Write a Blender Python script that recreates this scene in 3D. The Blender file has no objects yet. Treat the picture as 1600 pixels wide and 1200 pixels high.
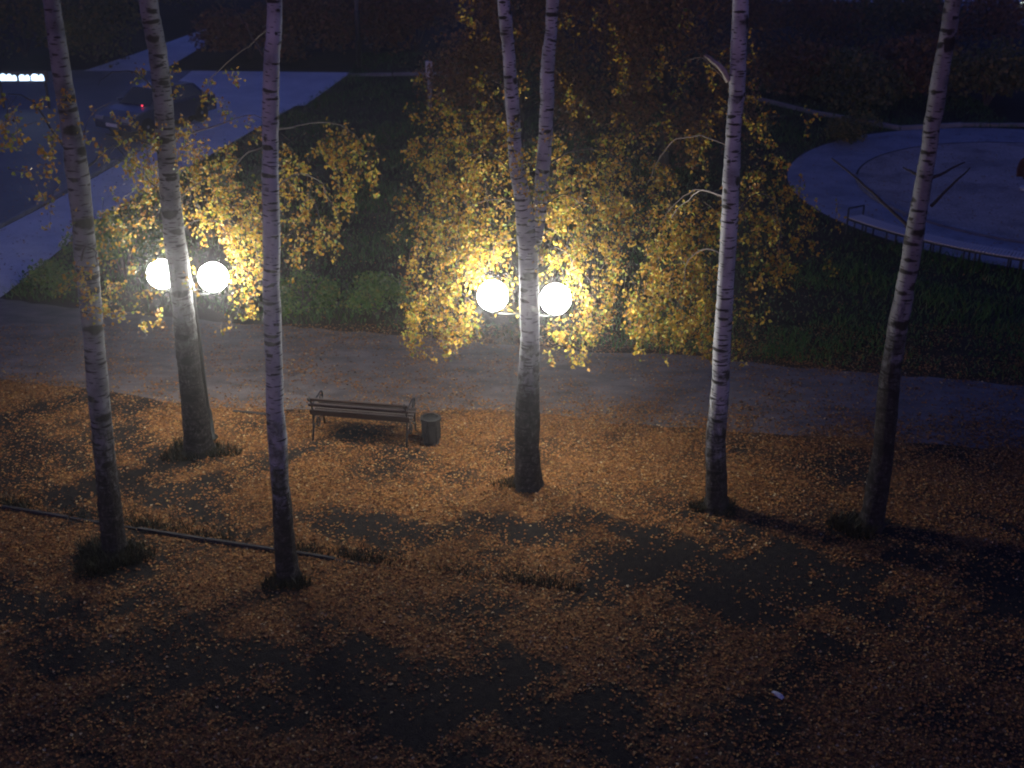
import bpy, bmesh, math, random
import numpy as np
from mathutils import Vector, Matrix

random.seed(7)
rng = np.random.default_rng(11)
scene = bpy.context.scene
COL = scene.collection
R = math.radians

# ------------------------------------------------------------------ camera
CAM_H, PITCH, FPX = 10.0, R(25.0), 1900.0          # third-floor window, looking down at the park
cam_data = bpy.data.cameras.new("camera")
cam = bpy.data.objects.new("camera", cam_data)
COL.objects.link(cam)
cam.location = (0, 0, CAM_H)
cam.rotation_euler = (R(90) - PITCH, 0, 0)
cam_data.sensor_width = 36.0
cam_data.lens = 36.0 * FPX / 1600.0
cam_data.clip_end = 2000.0
cam_data.dof.use_dof = True
cam_data.dof.focus_distance = 19.5
cam_data.dof.aperture_fstop = 1.0
scene.camera = cam

# ------------------------------------------------------------------ dusk sky and faint sun
SUN_EL, SUN_ROT = R(3.0), R(200.0)
world = bpy.data.worlds.new("World")
scene.world = world
world.use_nodes = True
wn, wl = world.node_tree.nodes, world.node_tree.links
wn.clear()
sky = wn.new("ShaderNodeTexSky")
sky.sky_type = 'NISHITA'
sky.sun_disc = False
sky.sun_elevation = SUN_EL
sky.sun_rotation = SUN_ROT
sky.altitude = 200
sky.ozone_density = 3.0
tint = wn.new("ShaderNodeMixRGB")
tint.blend_type = 'MULTIPLY'
tint.inputs[0].default_value = 1.0
tint.inputs[2].default_value = (0.85, 0.66, 1.70, 1)
bg = wn.new("ShaderNodeBackground")
bg.inputs[1].default_value = 0.11
wo = wn.new("ShaderNodeOutputWorld")
wl.new(sky.outputs[0], tint.inputs[1])
wl.new(tint.outputs[0], bg.inputs[0])
wl.new(bg.outputs[0], wo.inputs[0])

sun_data = bpy.data.lights.new("sun", 'SUN')
sun_data.energy = 0.01
sun_data.angle = R(15)
sun_data.color = (0.8, 0.75, 1.0)
sun = bpy.data.objects.new("sun", sun_data)
COL.objects.link(sun)
sun.rotation_euler = (R(80), 0, R(20))

scene.view_settings.view_transform = 'Standard'
scene.view_settings.look = 'None'
scene.view_settings.exposure = 0.0
scene.view_settings.gamma = 1.0
scene.view_settings.use_curve_mapping = False
scene.render.engine = 'CYCLES'
scene.cycles.use_denoising = True
scene.cycles.max_bounces = 6
scene.cycles.sample_clamp_indirect = 3.0
scene.cycles.use_light_tree = True
scene.cycles.filter_width = 2.0

LAMP_L = 128.0                                       # radiance of the lamp globes

# ------------------------------------------------------------------ helpers
cP, sP = math.cos(PITCH), math.sin(PITCH)

def ray(px, py):
    u = (px - 800) / FPX; v = (600 - py) / FPX
    return u, cP + v * sP, -sP + v * cP

def G(px, py, z=0.0):
    dx, dy, dz = ray(px, py); t = (z - CAM_H) / dz
    return Vector((dx * t, dy * t, z))

def W(px, py, Y):
    dx, dy, dz = ray(px, py); t = Y / dy
    return Vector((dx * t, Y, CAM_H + dz * t))

def depth(p):
    return p[1] * cP + (CAM_H - p[2]) * sP

def tag(o, label=None, cat=None, group=None, kind=None):
    if label: o["label"] = label
    if cat: o["category"] = cat
    if group: o["group"] = group
    if kind: o["kind"] = kind
    return o

def empty(name, loc, rz=0.0):
    o = bpy.data.objects.new(name, None)
    COL.objects.link(o)
    o.location = loc
    o.rotation_euler = (0, 0, rz)
    o.empty_display_size = 0.2
    return o

def link(name, me, mat, parent=None, loc=None):
    o = bpy.data.objects.new(name, me)
    COL.objects.link(o)
    if mat is not None and len(me.materials) == 0:
        me.materials.append(mat)
    if parent is not None: o.parent = parent
    if loc is not None: o.location = loc
    return o

def np_mesh(name, V, F, smooth=False, uv=None):
    V = np.asarray(V, dtype=np.float32); F = np.asarray(F, dtype=np.int32)
    me = bpy.data.meshes.new(name)
    me.vertices.add(len(V)); me.vertices.foreach_set("co", V.ravel())
    m, k = F.shape
    me.loops.add(m * k); me.loops.foreach_set("vertex_index", F.ravel())
    me.polygons.add(m)
    me.polygons.foreach_set("loop_start", np.arange(0, m * k, k, dtype=np.int32))
    if smooth: me.polygons.foreach_set("use_smooth", np.ones(m, dtype=bool))
    if uv is not None:
        l = me.uv_layers.new(name="UVMap")
        l.data.foreach_set("uv", np.asarray(uv, dtype=np.float32)[F.ravel()].ravel())
    me.update(calc_edges=True)
    me.validate()
    return me

def py_mesh(name, V, F, smooth=False):
    me = bpy.data.meshes.new(name)
    me.from_pydata([tuple(v) for v in V], [], F)
    if smooth:
        for p in me.polygons: p.use_smooth = True
    me.update()
    return me

class MB:
    """collects boxes, tubes, lathes; build() links them as one mesh object"""
    def __init__(s): s.V = []; s.F = []
    def add(s, V, F):
        n = len(s.V); s.V += [Vector(v) for v in V]; s.F += [tuple(i + n for i in f) for f in F]; return s
    def box(s, c, size, rot=None):
        hx, hy, hz = [q / 2 for q in size]; b = min(hx, hy, hz) * 0.25
        bm = bmesh.new(); bmesh.ops.create_cube(bm, size=1.0)
        for v in bm.verts: v.co = Vector((v.co.x * size[0], v.co.y * size[1], v.co.z * size[2]))
        bmesh.ops.bevel(bm, geom=bm.edges[:], offset=min(b, 0.012), segments=1, affect='EDGES')
        bm.verts.index_update()
        M = rot if rot is not None else Matrix.Identity(3)
        s.add([M @ v.co + Vector(c) for v in bm.verts], [tuple(v.index for v in f.verts) for f in bm.faces]); bm.free(); return s
    def tube(s, pts, rad, n=8, cap=True):
        V, F, _ = tube_np(pts, rad, n); V = [Vector(v) for v in V]; F = [tuple(f) for f in F]
        if cap:
            m = len(pts)
            F.append(tuple(range(n - 1, -1, -1))); F.append(tuple((m - 1) * n + i for i in range(n)))
        return s.add(V, F)
    def lathe(s, prof, n=16, c=(0, 0, 0), a0=0.0):
        V = []; F = []
        for r, z in prof:
            for i in range(n):
                a = a0 + 2 * math.pi * i / n
                V.append((c[0] + r * math.cos(a), c[1] + r * math.sin(a), c[2] + z))
        for j in range(len(prof) - 1):
            for i in range(n):
                k = (i + 1) % n
                F.append((j * n + i, j * n + k, (j + 1) * n + k, (j + 1) * n + i))
        F.append(tuple(range(n - 1, -1, -1))); F.append(tuple((len(prof) - 1) * n + i for i in range(n)))
        return s.add(V, F)
    def build(s, name, mat, parent=None, smooth=False):
        return link(name, py_mesh(name, s.V, s.F, smooth), mat, parent)

def frames(P):
    P = np.asarray([tuple(p) for p in P], float)
    T = np.gradient(P, axis=0); T /= np.linalg.norm(T, axis=1)[:, None] + 1e-9
    ref = np.array([0., 1., 0.]) if abs(T[0][1]) < 0.8 else np.array([1., 0., 0.])
    A = []; prev = ref
    for t in T:
        a = prev - t * np.dot(prev, t); a /= np.linalg.norm(a) + 1e-9; A.append(a); prev = a
    A = np.array(A); B = np.cross(T, A)
    return P, A, B

def tube_np(pts, rad, n):
    P, A, B = frames(pts)
    rad = np.asarray(rad, float)
    if rad.ndim == 0: rad = np.full(len(P), float(rad))
    th = np.arange(n) * 2 * np.pi / n
    V = (P[:, None, :] + rad[:, None, None] * (np.cos(th)[None, :, None] * A[:, None, :] + np.sin(th)[None, :, None] * B[:, None, :]))
    F = []
    for j in range(len(P) - 1):
        for i in range(n):
            k = (i + 1) % n
            F.append((j * n + i, j * n + k, (j + 1) * n + k, (j + 1) * n + i))
    return V.reshape(-1, 3), F, th

def interp_path(P, n):
    """Catmull-Rom through the points, n samples"""
    P = [np.array(tuple(p), float) for p in P]
    P = [2 * P[0] - P[1]] + P + [2 * P[-1] - P[-2]]
    out = []
    m = len(P) - 3
    for q in np.linspace(0, m - 1e-6, n):
        i = int(q); t = q - i
        a, b, c, d = P[i:i + 4]
        out.append(0.5 * ((2 * b) + (c - a) * t + (2 * a - 5 * b + 4 * c - d) * t * t + (3 * b - a - 3 * c + d) * t ** 3))
    return np.array(out)

# ------------------------------------------------------------------ materials
def mat_new(name):
    m = bpy.data.materials.new(name); m.use_nodes = True
    nt = m.node_tree; nt.nodes.clear()
    o = nt.nodes.new("ShaderNodeOutputMaterial")
    return m, nt.nodes, nt.links, o

def ramp(n, stops, interp='LINEAR'):
    r = n.new("ShaderNodeValToRGB"); r.color_ramp.interpolation = interp
    e = r.color_ramp.elements
    while len(e) < len(stops): e.new(0.5)
    for q, (p, c) in zip(e, stops):
        q.position = p; q.color = (*c, 1) if len(c) == 3 else c
    return r

def noise_mat(name, stops, scale=3.0, detail=8.0, rough=0.85, bump=0.3, bump_scale=40.0, fine=None, stretch=(1, 1, 1), metallic=0.0, spec=0.5):
    m, n, l, o = mat_new(name)
    b = n.new("ShaderNodeBsdfPrincipled"); b.inputs["Roughness"].default_value = rough
    b.inputs["Metallic"].default_value = metallic; b.inputs["Specular IOR Level"].default_value = spec
    tc = n.new("ShaderNodeTexCoord"); mp = n.new("ShaderNodeMapping"); mp.inputs["Scale"].default_value = stretch
    l.new(tc.outputs["Object"], mp.inputs[0])
    t = n.new("ShaderNodeTexNoise"); t.inputs["Scale"].default_value = scale; t.inputs["Detail"].default_value = detail
    t.inputs["Roughness"].default_value = 0.65
    l.new(mp.outputs[0], t.inputs["Vector"])
    r = ramp(n, stops); l.new(t.outputs[0], r.inputs[0])
    col = r.outputs[0]
    t2 = n.new("ShaderNodeTexNoise"); t2.inputs["Scale"].default_value = bump_scale; t2.inputs["Detail"].default_value = 6
    l.new(mp.outputs[0], t2.inputs["Vector"])
    if fine:
        r2 = ramp(n, [(0.3, (fine[0],) * 3), (0.7, (fine[1],) * 3)])
        l.new(t2.outputs[0], r2.inputs[0])
        mx = n.new("ShaderNodeMixRGB"); mx.blend_type = 'MULTIPLY'; mx.inputs[0].default_value = 1
        l.new(col, mx.inputs[1]); l.new(r2.outputs[0], mx.inputs[2]); col = mx.outputs[0]
    l.new(col, b.inputs["Base Color"])
    bp = n.new("ShaderNodeBump"); bp.inputs["Strength"].default_value = bump; bp.inputs["Distance"].default_value = 0.02
    l.new(t2.outputs[0], bp.inputs["Height"]); l.new(bp.outputs[0], b.inputs["Normal"])
    l.new(b.outputs[0], o.inputs[0])
    return m

def leaf_mat(name, stops, trans=0.4, rough=0.55, spec=0.3):
    m, n, l, o = mat_new(name)
    g = n.new("ShaderNodeNewGeometry"); r = ramp(n, stops)
    l.new(g.outputs["Random Per Island"], r.inputs[0])
    b = n.new("ShaderNodeBsdfPrincipled"); b.inputs["Roughness"].default_value = rough
    b.inputs["Specular IOR Level"].default_value = spec
    l.new(r.outputs[0], b.inputs["Base Color"])
    if trans > 0:
        t = n.new("ShaderNodeBsdfTranslucent"); l.new(r.outputs[0], t.inputs[0])
        mx = n.new("ShaderNodeMixShader"); mx.inputs[0].default_value = trans
        l.new(b.outputs[0], mx.inputs[1]); l.new(t.outputs[0], mx.inputs[2]); l.new(mx.outputs[0], o.inputs[0])
    else:
        l.new(b.outputs[0], o.inputs[0])
    return m

def emit_mat(name, col, s):
    m, n, l, o = mat_new(name)
    e = n.new("ShaderNodeEmission"); e.inputs[0].default_value = (*col, 1); e.inputs[1].default_value = s
    l.new(e.outputs[0], o.inputs[0]); return m

def plain_mat(name, col, rough=0.5, metallic=0.0, spec=0.5, coat=0.0):
    m = noise_mat(name, [(0.3, tuple(c * 0.8 for c in col)), (0.7, tuple(min(1, c * 1.15) for c in col))], scale=9, rough=rough, bump=0.05, metallic=metallic)
    b = [x for x in m.node_tree.nodes if x.type == 'BSDF_PRINCIPLED'][0]
    b.inputs["Specular IOR Level"].default_value = spec
    b.inputs["Coat Weight"].default_value = coat
    return m

def birch_mat(name="birch_bark", white=1.0, scars=0.0):
    """UV: u = arc length in metres, v = height above the root in metres"""
    m, n, l, o = mat_new(name)
    b = n.new("ShaderNodeBsdfPrincipled"); b.inputs["Roughness"].default_value = 0.7
    b.inputs["Specular IOR Level"].default_value = 0.25
    uv = n.new("ShaderNodeUVMap")
    oi = n.new("ShaderNodeObjectInfo")
    off = n.new("ShaderNodeVectorMath"); off.operation = 'ADD'
    cm = n.new("ShaderNodeCombineXYZ"); ml = n.new("ShaderNodeMath"); ml.operation = 'MULTIPLY'; ml.inputs[1].default_value = 37.0
    l.new(oi.outputs["Random"], ml.inputs[0]); l.new(ml.outputs[0], cm.inputs[2])
    l.new(uv.outputs[0], off.inputs[0]); l.new(cm.outputs[0], off.inputs[1])
    P = off.outputs[0]
    # warp
    nz = n.new("ShaderNodeTexNoise"); nz.inputs["Scale"].default_value = 9; nz.inputs["Detail"].default_value = 4
    l.new(P, nz.inputs["Vector"])
    def dashes(sx, sy, a, bb, thr, warp):
        mp = n.new("ShaderNodeMapping"); mp.inputs["Scale"].default_value = (sx, sy, 1); l.new(P, mp.inputs[0])
        v = n.new("ShaderNodeTexVoronoi"); v.inputs["Scale"].default_value = 1.0; v.inputs["Randomness"].default_value = 1.0
        l.new(mp.outputs[0], v.inputs["Vector"])
        d = n.new("ShaderNodeVectorMath"); d.operation = 'SUBTRACT'; l.new(mp.outputs[0], d.inputs[0]); l.new(v.outputs["Position"], d.inputs[1])
        sc = n.new("ShaderNodeVectorMath"); sc.operation = 'MULTIPLY'; sc.inputs[1].default_value = (a, bb, 0.35); l.new(d.outputs[0], sc.inputs[0])
        ln = n.new("ShaderNodeVectorMath"); ln.operation = 'LENGTH'; l.new(sc.outputs[0], ln.inputs[0])
        sr = n.new("ShaderNodeSeparateXYZ"); l.new(v.outputs["Color"], sr.inputs[0])
        rf = n.new("ShaderNodeMath"); rf.operation = 'MULTIPLY_ADD'; rf.inputs[1].default_value = 1.7; rf.inputs[2].default_value = 0.5; l.new(sr.outputs[0], rf.inputs[0])
        lm = n.new("ShaderNodeMath"); lm.operation = 'MULTIPLY'; l.new(ln.outputs["Value"], lm.inputs[0]); l.new(rf.outputs[0], lm.inputs[1])
        wa = n.new("ShaderNodeMath"); wa.operation = 'MULTIPLY_ADD'; wa.inputs[1].default_value = warp; l.new(nz.outputs[0], wa.inputs[0]); l.new(lm.outputs[0], wa.inputs[2])
        mr = n.new("ShaderNodeMapRange"); mr.inputs["From Min"].default_value = thr; mr.inputs["From Max"].default_value = thr + 0.25
        mr.inputs["To Min"].default_value = 1; mr.inputs["To Max"].default_value = 0
        l.new(wa.outputs[0], mr.inputs["Value"]); return mr.outputs[0]
    big = dashes(3.8, 5.6, 1.6, 6.4, 0.98, 1.0)
    scar = dashes(2.4, 1.7 + scars, 2.0, 4.2, 0.75 + 0.25 * scars, 1.1)
    small = dashes(8.0, 13.0, 1.5, 5.0, 0.72, 0.8)
    mx0 = n.new("ShaderNodeMath"); mx0.operation = 'MAXIMUM'
    sm = n.new("ShaderNodeMath"); sm.operation = 'MULTIPLY'; sm.inputs[1].default_value = 0.85; l.new(small, sm.inputs[0])
    mx1 = n.new("ShaderNodeMath"); mx1.operation = 'MAXIMUM'; l.new(big, mx1.inputs[0]); l.new(scar, mx1.inputs[1])
    l.new(mx1.outputs[0], mx0.inputs[0]); l.new(sm.outputs[0], mx0.inputs[1])
    # rough dark bark at the foot of the trunk
    sx = n.new("ShaderNodeSeparateXYZ"); l.new(uv.outputs[0], sx.inputs[0])
    n2 = n.new("ShaderNodeTexNoise"); n2.inputs["Scale"].default_value = 7; n2.inputs["Detail"].default_value = 8; n2.inputs["Roughness"].default_value = 0.7
    mp2 = n.new("ShaderNodeMapping"); mp2.inputs["Scale"].default_value = (1.6, 0.8, 1); l.new(P, mp2.inputs[0]); l.new(mp2.outputs[0], n2.inputs["Vector"])
    hh = n.new("ShaderNodeMath"); hh.operation = 'MULTIPLY_ADD'; hh.inputs[1].default_value = -5.0; l.new(n2.outputs[0], hh.inputs[0]); l.new(sx.outputs[1], hh.inputs[2])
    foot = n.new("ShaderNodeMapRange"); foot.inputs["From Min"].default_value = -1.6; foot.inputs["From Max"].default_value = -0.6
    foot.inputs["To Min"].default_value = 1; foot.inputs["To Max"].default_value = 0; l.new(hh.outputs[0], foot.inputs["Value"])
    # paper-white bark with faint greyish blotches
    n3 = n.new("ShaderNodeTexNoise"); n3.inputs["Scale"].default_value = 3.5; n3.inputs["Detail"].default_value = 7; l.new(P, n3.inputs["Vector"])
    wr = ramp(n, [(q, tuple(white * c for c in cc)) for q, cc in ((0.3, (0.20, 0.205, 0.22)), (0.5, (0.41, 0.425, 0.445)), (0.72, (0.56, 0.58, 0.60)))]); l.new(n3.outputs[0], wr.inputs[0])
    n4 = n.new("ShaderNodeTexNoise"); n4.inputs["Scale"].default_value = 16; n4.inputs["Detail"].default_value = 8; n4.inputs["Roughness"].default_value = 0.75
    mp4 = n.new("ShaderNodeMapping"); mp4.inputs["Scale"].default_value = (1.5, 0.7, 1); l.new(P, mp4.inputs[0]); l.new(mp4.outputs[0], n4.inputs["Vector"])
    dr = ramp(n, [(0.40, (0.012, 0.010, 0.010)), (0.54, (0.045, 0.040, 0.038)), (0.64, (0.13, 0.12, 0.115)), (0.72, (0.30, 0.285, 0.27))]); l.new(n4.outputs[0], dr.inputs[0])
    mix0 = n.new("ShaderNodeMixRGB"); l.new(foot.outputs[0], mix0.inputs[0]); l.new(wr.outputs[0], mix0.inputs[1]); l.new(dr.outputs[0], mix0.inputs[2])
    mix = n.new("ShaderNodeMixRGB"); mix.inputs[2].default_value = (0.016, 0.014, 0.014, 1); l.new(mx0.outputs[0], mix.inputs[0]); l.new(mix0.outputs[0], mix.inputs[1])
    l.new(mix.outputs[0], b.inputs["Base Color"])
    bp = n.new("ShaderNodeBump"); bp.inputs["Strength"].default_value = 1.0; bp.inputs["Distance"].default_value = 0.06
    hs = n.new("ShaderNodeMath"); hs.operation = 'MULTIPLY'; l.new(foot.outputs[0], hs.inputs[0]); l.new(n4.outputs[0], hs.inputs[1])
    l.new(hs.outputs[0], bp.inputs["Height"]); l.new(bp.outputs[0], b.inputs["Normal"])
    l.new(b.outputs[0], o.inputs[0])
    return m

M = {}
M['ground'] = noise_mat("soil_and_thin_grass", [(0.25, (0.018, 0.022, 0.010)), (0.45, (0.045, 0.036, 0.022)), (0.6, (0.06, 0.045, 0.028)), (0.8, (0.03, 0.035, 0.014))], scale=0.7, bump=0.6, bump_scale=25, fine=(0.5, 1.3), rough=0.95, spec=0.08)
M['mulch'] = noise_mat("rotting_leaf_mould", [(0.28, (0.06, 0.042, 0.028)), (0.45, (0.16, 0.088, 0.042)), (0.6, (0.27, 0.135, 0.055)), (0.75, (0.18, 0.098, 0.046))], scale=1.3, bump=0.8, bump_scale=45, fine=(0.35, 1.5), rough=0.95, spec=0.08)
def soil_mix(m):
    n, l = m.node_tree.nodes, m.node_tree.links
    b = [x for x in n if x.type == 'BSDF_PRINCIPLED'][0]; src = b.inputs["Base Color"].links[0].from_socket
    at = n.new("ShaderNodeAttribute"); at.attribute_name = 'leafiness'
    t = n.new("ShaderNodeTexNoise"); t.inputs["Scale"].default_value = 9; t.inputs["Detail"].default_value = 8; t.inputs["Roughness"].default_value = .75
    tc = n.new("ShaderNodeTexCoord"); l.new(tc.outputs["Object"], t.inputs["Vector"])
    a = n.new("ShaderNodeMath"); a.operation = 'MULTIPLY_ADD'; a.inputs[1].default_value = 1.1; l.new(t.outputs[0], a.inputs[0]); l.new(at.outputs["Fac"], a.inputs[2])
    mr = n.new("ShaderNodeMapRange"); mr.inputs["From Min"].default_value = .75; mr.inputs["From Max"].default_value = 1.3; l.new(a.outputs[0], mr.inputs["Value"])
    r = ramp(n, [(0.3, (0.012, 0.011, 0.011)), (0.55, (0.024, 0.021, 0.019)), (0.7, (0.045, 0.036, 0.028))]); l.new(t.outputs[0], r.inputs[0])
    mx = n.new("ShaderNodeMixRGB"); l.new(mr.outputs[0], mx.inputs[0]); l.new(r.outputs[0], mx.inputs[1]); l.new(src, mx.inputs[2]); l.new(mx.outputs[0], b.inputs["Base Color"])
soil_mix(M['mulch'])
M['path'] = noise_mat("worn_asphalt_path", [(0.3, (0.062, 0.053, 0.049)), (0.5, (0.132, 0.115, 0.107)), (0.7, (0.20, 0.176, 0.163))], scale=2.6, stretch=(.55, 1.3, 1), bump=0.5, bump_scale=60, fine=(0.75, 1.15), rough=0.8)
M['road'] = noise_mat("road_asphalt", [(0.3, (0.09, 0.09, 0.095)), (0.7, (0.15, 0.15, 0.155))], scale=0.6, bump=0.3, bump_scale=50, fine=(0.8, 1.15), rough=0.55)
M['sidewalk'] = noise_mat("pale_brightened_concrete", [(0.3, (0.58, 0.56, 0.52)), (0.55, (0.74, 0.71, 0.66)), (0.75, (0.82, 0.79, 0.74))], scale=0.8, bump=0.3, bump_scale=40, fine=(0.85, 1.1), rough=0.8)  # pale concrete raised further in place of light from an unbuilt lamp
M['plaza'] = noise_mat("plaza_paving", [(0.3, (0.20, 0.19, 0.19)), (0.5, (0.33, 0.31, 0.31)), (0.7, (0.43, 0.40, 0.39))], scale=1.0, bump=0.3, bump_scale=40, fine=(0.8, 1.15), rough=0.8)
M['sand'] = noise_mat("plaza_sand", [(0.3, (0.22, 0.165, 0.13)), (0.5, (0.46, 0.36, 0.28)), (0.75, (0.62, 0.49, 0.39))], scale=0.7, bump=0.5, bump_scale=14, fine=(0.7, 1.2), rough=0.95)
M['kerb'] = noise_mat("kerb_concrete", [(0.3, (0.16, 0.155, 0.15)), (0.7, (0.30, 0.29, 0.28))], scale=4, bump=0.4, rough=0.9)
M['old_kerb'] = noise_mat("old_dark_kerb", [(0.3, (0.018, 0.016, 0.015)), (0.7, (0.045, 0.04, 0.038))], scale=6, bump=0.5, rough=0.9)
M['birch'] = birch_mat('birch_bark', 0.80)
M['old_birch'] = birch_mat('weathered_birch_bark', 0.42, 0.9)
M['twig'] = noise_mat("twig_bark", [(0.3, (0.05, 0.035, 0.028)), (0.7, (0.12, 0.09, 0.075))], scale=8, rough=0.8)
M['pale_twig'] = noise_mat("pale_branch_bark", [(0.3, (0.12, 0.10, 0.085)), (0.6, (0.36, 0.32, 0.28))], scale=8, rough=0.8)
M['dark_bark'] = noise_mat("dark_branch_bark", [(0.3, (0.02, 0.017, 0.016)), (0.7, (0.05, 0.045, 0.04))], scale=8, rough=0.9)
M['leaf'] = leaf_mat("birch_leaves", [(0.0, (0.12, 0.20, 0.03)), (0.15, (0.34, 0.38, 0.05)), (0.36, (0.56, 0.41, 0.045)), (0.66, (0.54, 0.30, 0.03)), (0.88, (0.36, 0.16, 0.022)), (1.0, (0.12, 0.06, 0.018))], trans=0.3)
M['litter'] = leaf_mat("fallen_leaves", [(0.0, (0.07, 0.035, 0.018)), (0.25, (0.19, 0.08, 0.03)), (0.5, (0.32, 0.135, 0.045)), (0.75, (0.39, 0.18, 0.06)), (0.95, (0.38, 0.23, 0.075)), (1.0, (0.52, 0.40, 0.22))], trans=0.0, rough=0.75, spec=0.1)
M['brown_leaf'] = leaf_mat("rusty_shrub_leaves", [(0.0, (0.07, 0.06, 0.028)), (0.4, (0.20, 0.11, 0.045)), (0.7, (0.25, 0.11, 0.05)), (1.0, (0.30, 0.20, 0.055))], trans=0.25)
M['olive_leaf'] = leaf_mat("olive_shrub_leaves", [(0.0, (0.06, 0.08, 0.025)), (0.4, (0.12, 0.14, 0.04)), (0.75, (0.21, 0.18, 0.05)), (1.0, (0.28, 0.19, 0.05))], trans=0.25)
M['green_leaf'] = leaf_mat("green_shrub_leaves", [(0.0, (0.06, 0.13, 0.025)), (0.5, (0.11, 0.22, 0.04)), (0.9, (0.18, 0.24, 0.05)), (1.0, (0.30, 0.23, 0.05))], trans=0.25)
M['grass'] = leaf_mat("grass_blades", [(0.0, (0.03, 0.09, 0.018)), (0.5, (0.055, 0.15, 0.028)), (0.85, (0.09, 0.17, 0.035)), (1.0, (0.17, 0.15, 0.05))], trans=0.15)
M['dark_grass'] = leaf_mat("withered_grass_blades", [(0.0, (0.012, 0.016, 0.007)), (0.6, (0.03, 0.032, 0.014)), (1.0, (0.07, 0.055, 0.028))], trans=0.1)
M['iron'] = plain_mat("black_painted_iron", (0.018, 0.018, 0.02), rough=0.5)
M['slat'] = noise_mat("dark_stained_wood", [(0.3, (0.028, 0.016, 0.012)), (0.7, (0.06, 0.034, 0.024))], scale=3, stretch=(1, 14, 14), rough=0.6, bump=0.3)
M['seat'] = noise_mat("lamplit_seat_wood", [(0.3, (0.05, 0.036, 0.03)), (0.7, (0.10, 0.076, 0.064))], scale=3, stretch=(1, 14, 14), rough=0.6, bump=0.3)  # lighter than the back slats: lamplight on the seat put into the colour
M['pale_slat'] = noise_mat("weathered_wood", [(0.3, (0.40, 0.36, 0.33)), (0.7, (0.62, 0.57, 0.53))], scale=4, rough=0.7, bump=0.3)
M['bin'] = noise_mat("dark_bin_concrete", [(0.3, (0.014, 0.013, 0.013)), (0.7, (0.032, 0.03, 0.028))], scale=7, rough=0.85, bump=0.5)
M['black'] = plain_mat("mouth_shade_black", (0.008, 0.008, 0.008), rough=0.9)
M['pole'] = plain_mat("dark_green_lamp_paint", (0.02, 0.024, 0.022), rough=0.45)
M['steel'] = plain_mat("galvanised_steel", (0.22, 0.22, 0.24), rough=0.5, metallic=0.3)
M['globe'] = emit_mat("lit_globe", (1.0, 0.96, 0.87), LAMP_L)
M['led'] = emit_mat("led_letters", (0.55, 0.74, 1.0), 3.2)
M['redled'] = emit_mat("red_light", (1.0, 0.04, 0.10), 3.0)
M['smalllamp'] = emit_mat("far_lamp", (0.85, 1.0, 0.9), 4.0)
M['panel'] = plain_mat("dark_sign_panel", (0.02, 0.022, 0.03), rough=0.5)
M['carpaint'] = plain_mat("dark_blue_car_paint", (0.012, 0.018, 0.055), rough=0.4, coat=0.5)
M['carpaint2'] = plain_mat("black_car_paint", (0.008, 0.009, 0.014), rough=0.4, coat=0.5)
M['glass'] = plain_mat("car_glass", (0.012, 0.014, 0.018), rough=0.06, spec=0.9)
M['tyre'] = plain_mat("tyre_rubber", (0.015, 0.015, 0.015), rough=0.85)
M['rim'] = plain_mat("alloy", (0.35, 0.35, 0.37), rough=0.35, metallic=0.8)
M['headlamp'] = plain_mat("headlamp_lens", (0.25, 0.26, 0.28), rough=0.2, spec=0.8)
M['taillamp'] = plain_mat("tail_lens", (0.22, 0.01, 0.015), rough=0.15, spec=0.8)
M['plate'] = plain_mat("number_plate_white", (0.6, 0.6, 0.6), rough=0.5)
M['rust'] = plain_mat("orange_brown_paint", (0.10, 0.045, 0.025), rough=0.6)
M['white'] = plain_mat("pale_paint", (0.6, 0.58, 0.55), rough=0.6)
M['postconc'] = noise_mat("pale_post_concrete", [(0.3, (0.2, 0.2, 0.2)), (0.7, (0.34, 0.34, 0.34))], scale=5, rough=0.9)
M['wrapper'] = plain_mat("pale_litter", (0.5, 0.5, 0.52), rough=0.35)

# ------------------------------------------------------------------ the ground and paved surfaces
def sheet(name, pts, z, mat):
    me = py_mesh(name, [(x, y, z) for x, y in pts], [tuple(range(len(pts)))])
    o = link(name, me, mat); tag(o, kind='structure'); return o

def strip(name, a, b, z, mat):
    """a ribbon between two matching edges"""
    V = [(x, y, z) for x, y in a] + [(x, y, z) for x, y in b]; n = len(a)
    F = [(i, i + 1, n + i + 1, n + i) for i in range(n - 1)]
    o = link(name, py_mesh(name, V, F), mat); tag(o, kind='structure'); return o

# a gently uneven sheet close by, one flat sheet to the horizon
sheet('ground', [(-150, -40), (150, -40), (150, 260), (-150, 260)], 0.0, M['ground'])

def wavy(line, n, amp, seed):
    r_ = random.Random(seed); out = []
    xs = np.linspace(line[0][0], line[-1][0], n)
    ys = np.interp(xs, [p[0] for p in line], [p[1] for p in line])
    w = 0
    for x, y in zip(xs, ys):
        w = 0.7 * w + r_.uniform(-amp, amp); out.append((x, y + w))
    return out
path_far = [(-40, 33.5), (-11.7, 26.0), (-7, 24.8), (-2.7, 24.05), (2.1, 23.0), (10, 21.4), (40, 15.5)]
path_near = [(-40, 27.5), (-10, 21.6), (-5.6, 20.4), (-1.2, 20.3), (2.3, 19.8), (9, 18.8), (40, 13.5)]
strip('path', wavy(path_near, 240, 0.09, 1), wavy(path_far, 240, 0.09, 2), 0.004, M['path'])

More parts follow.
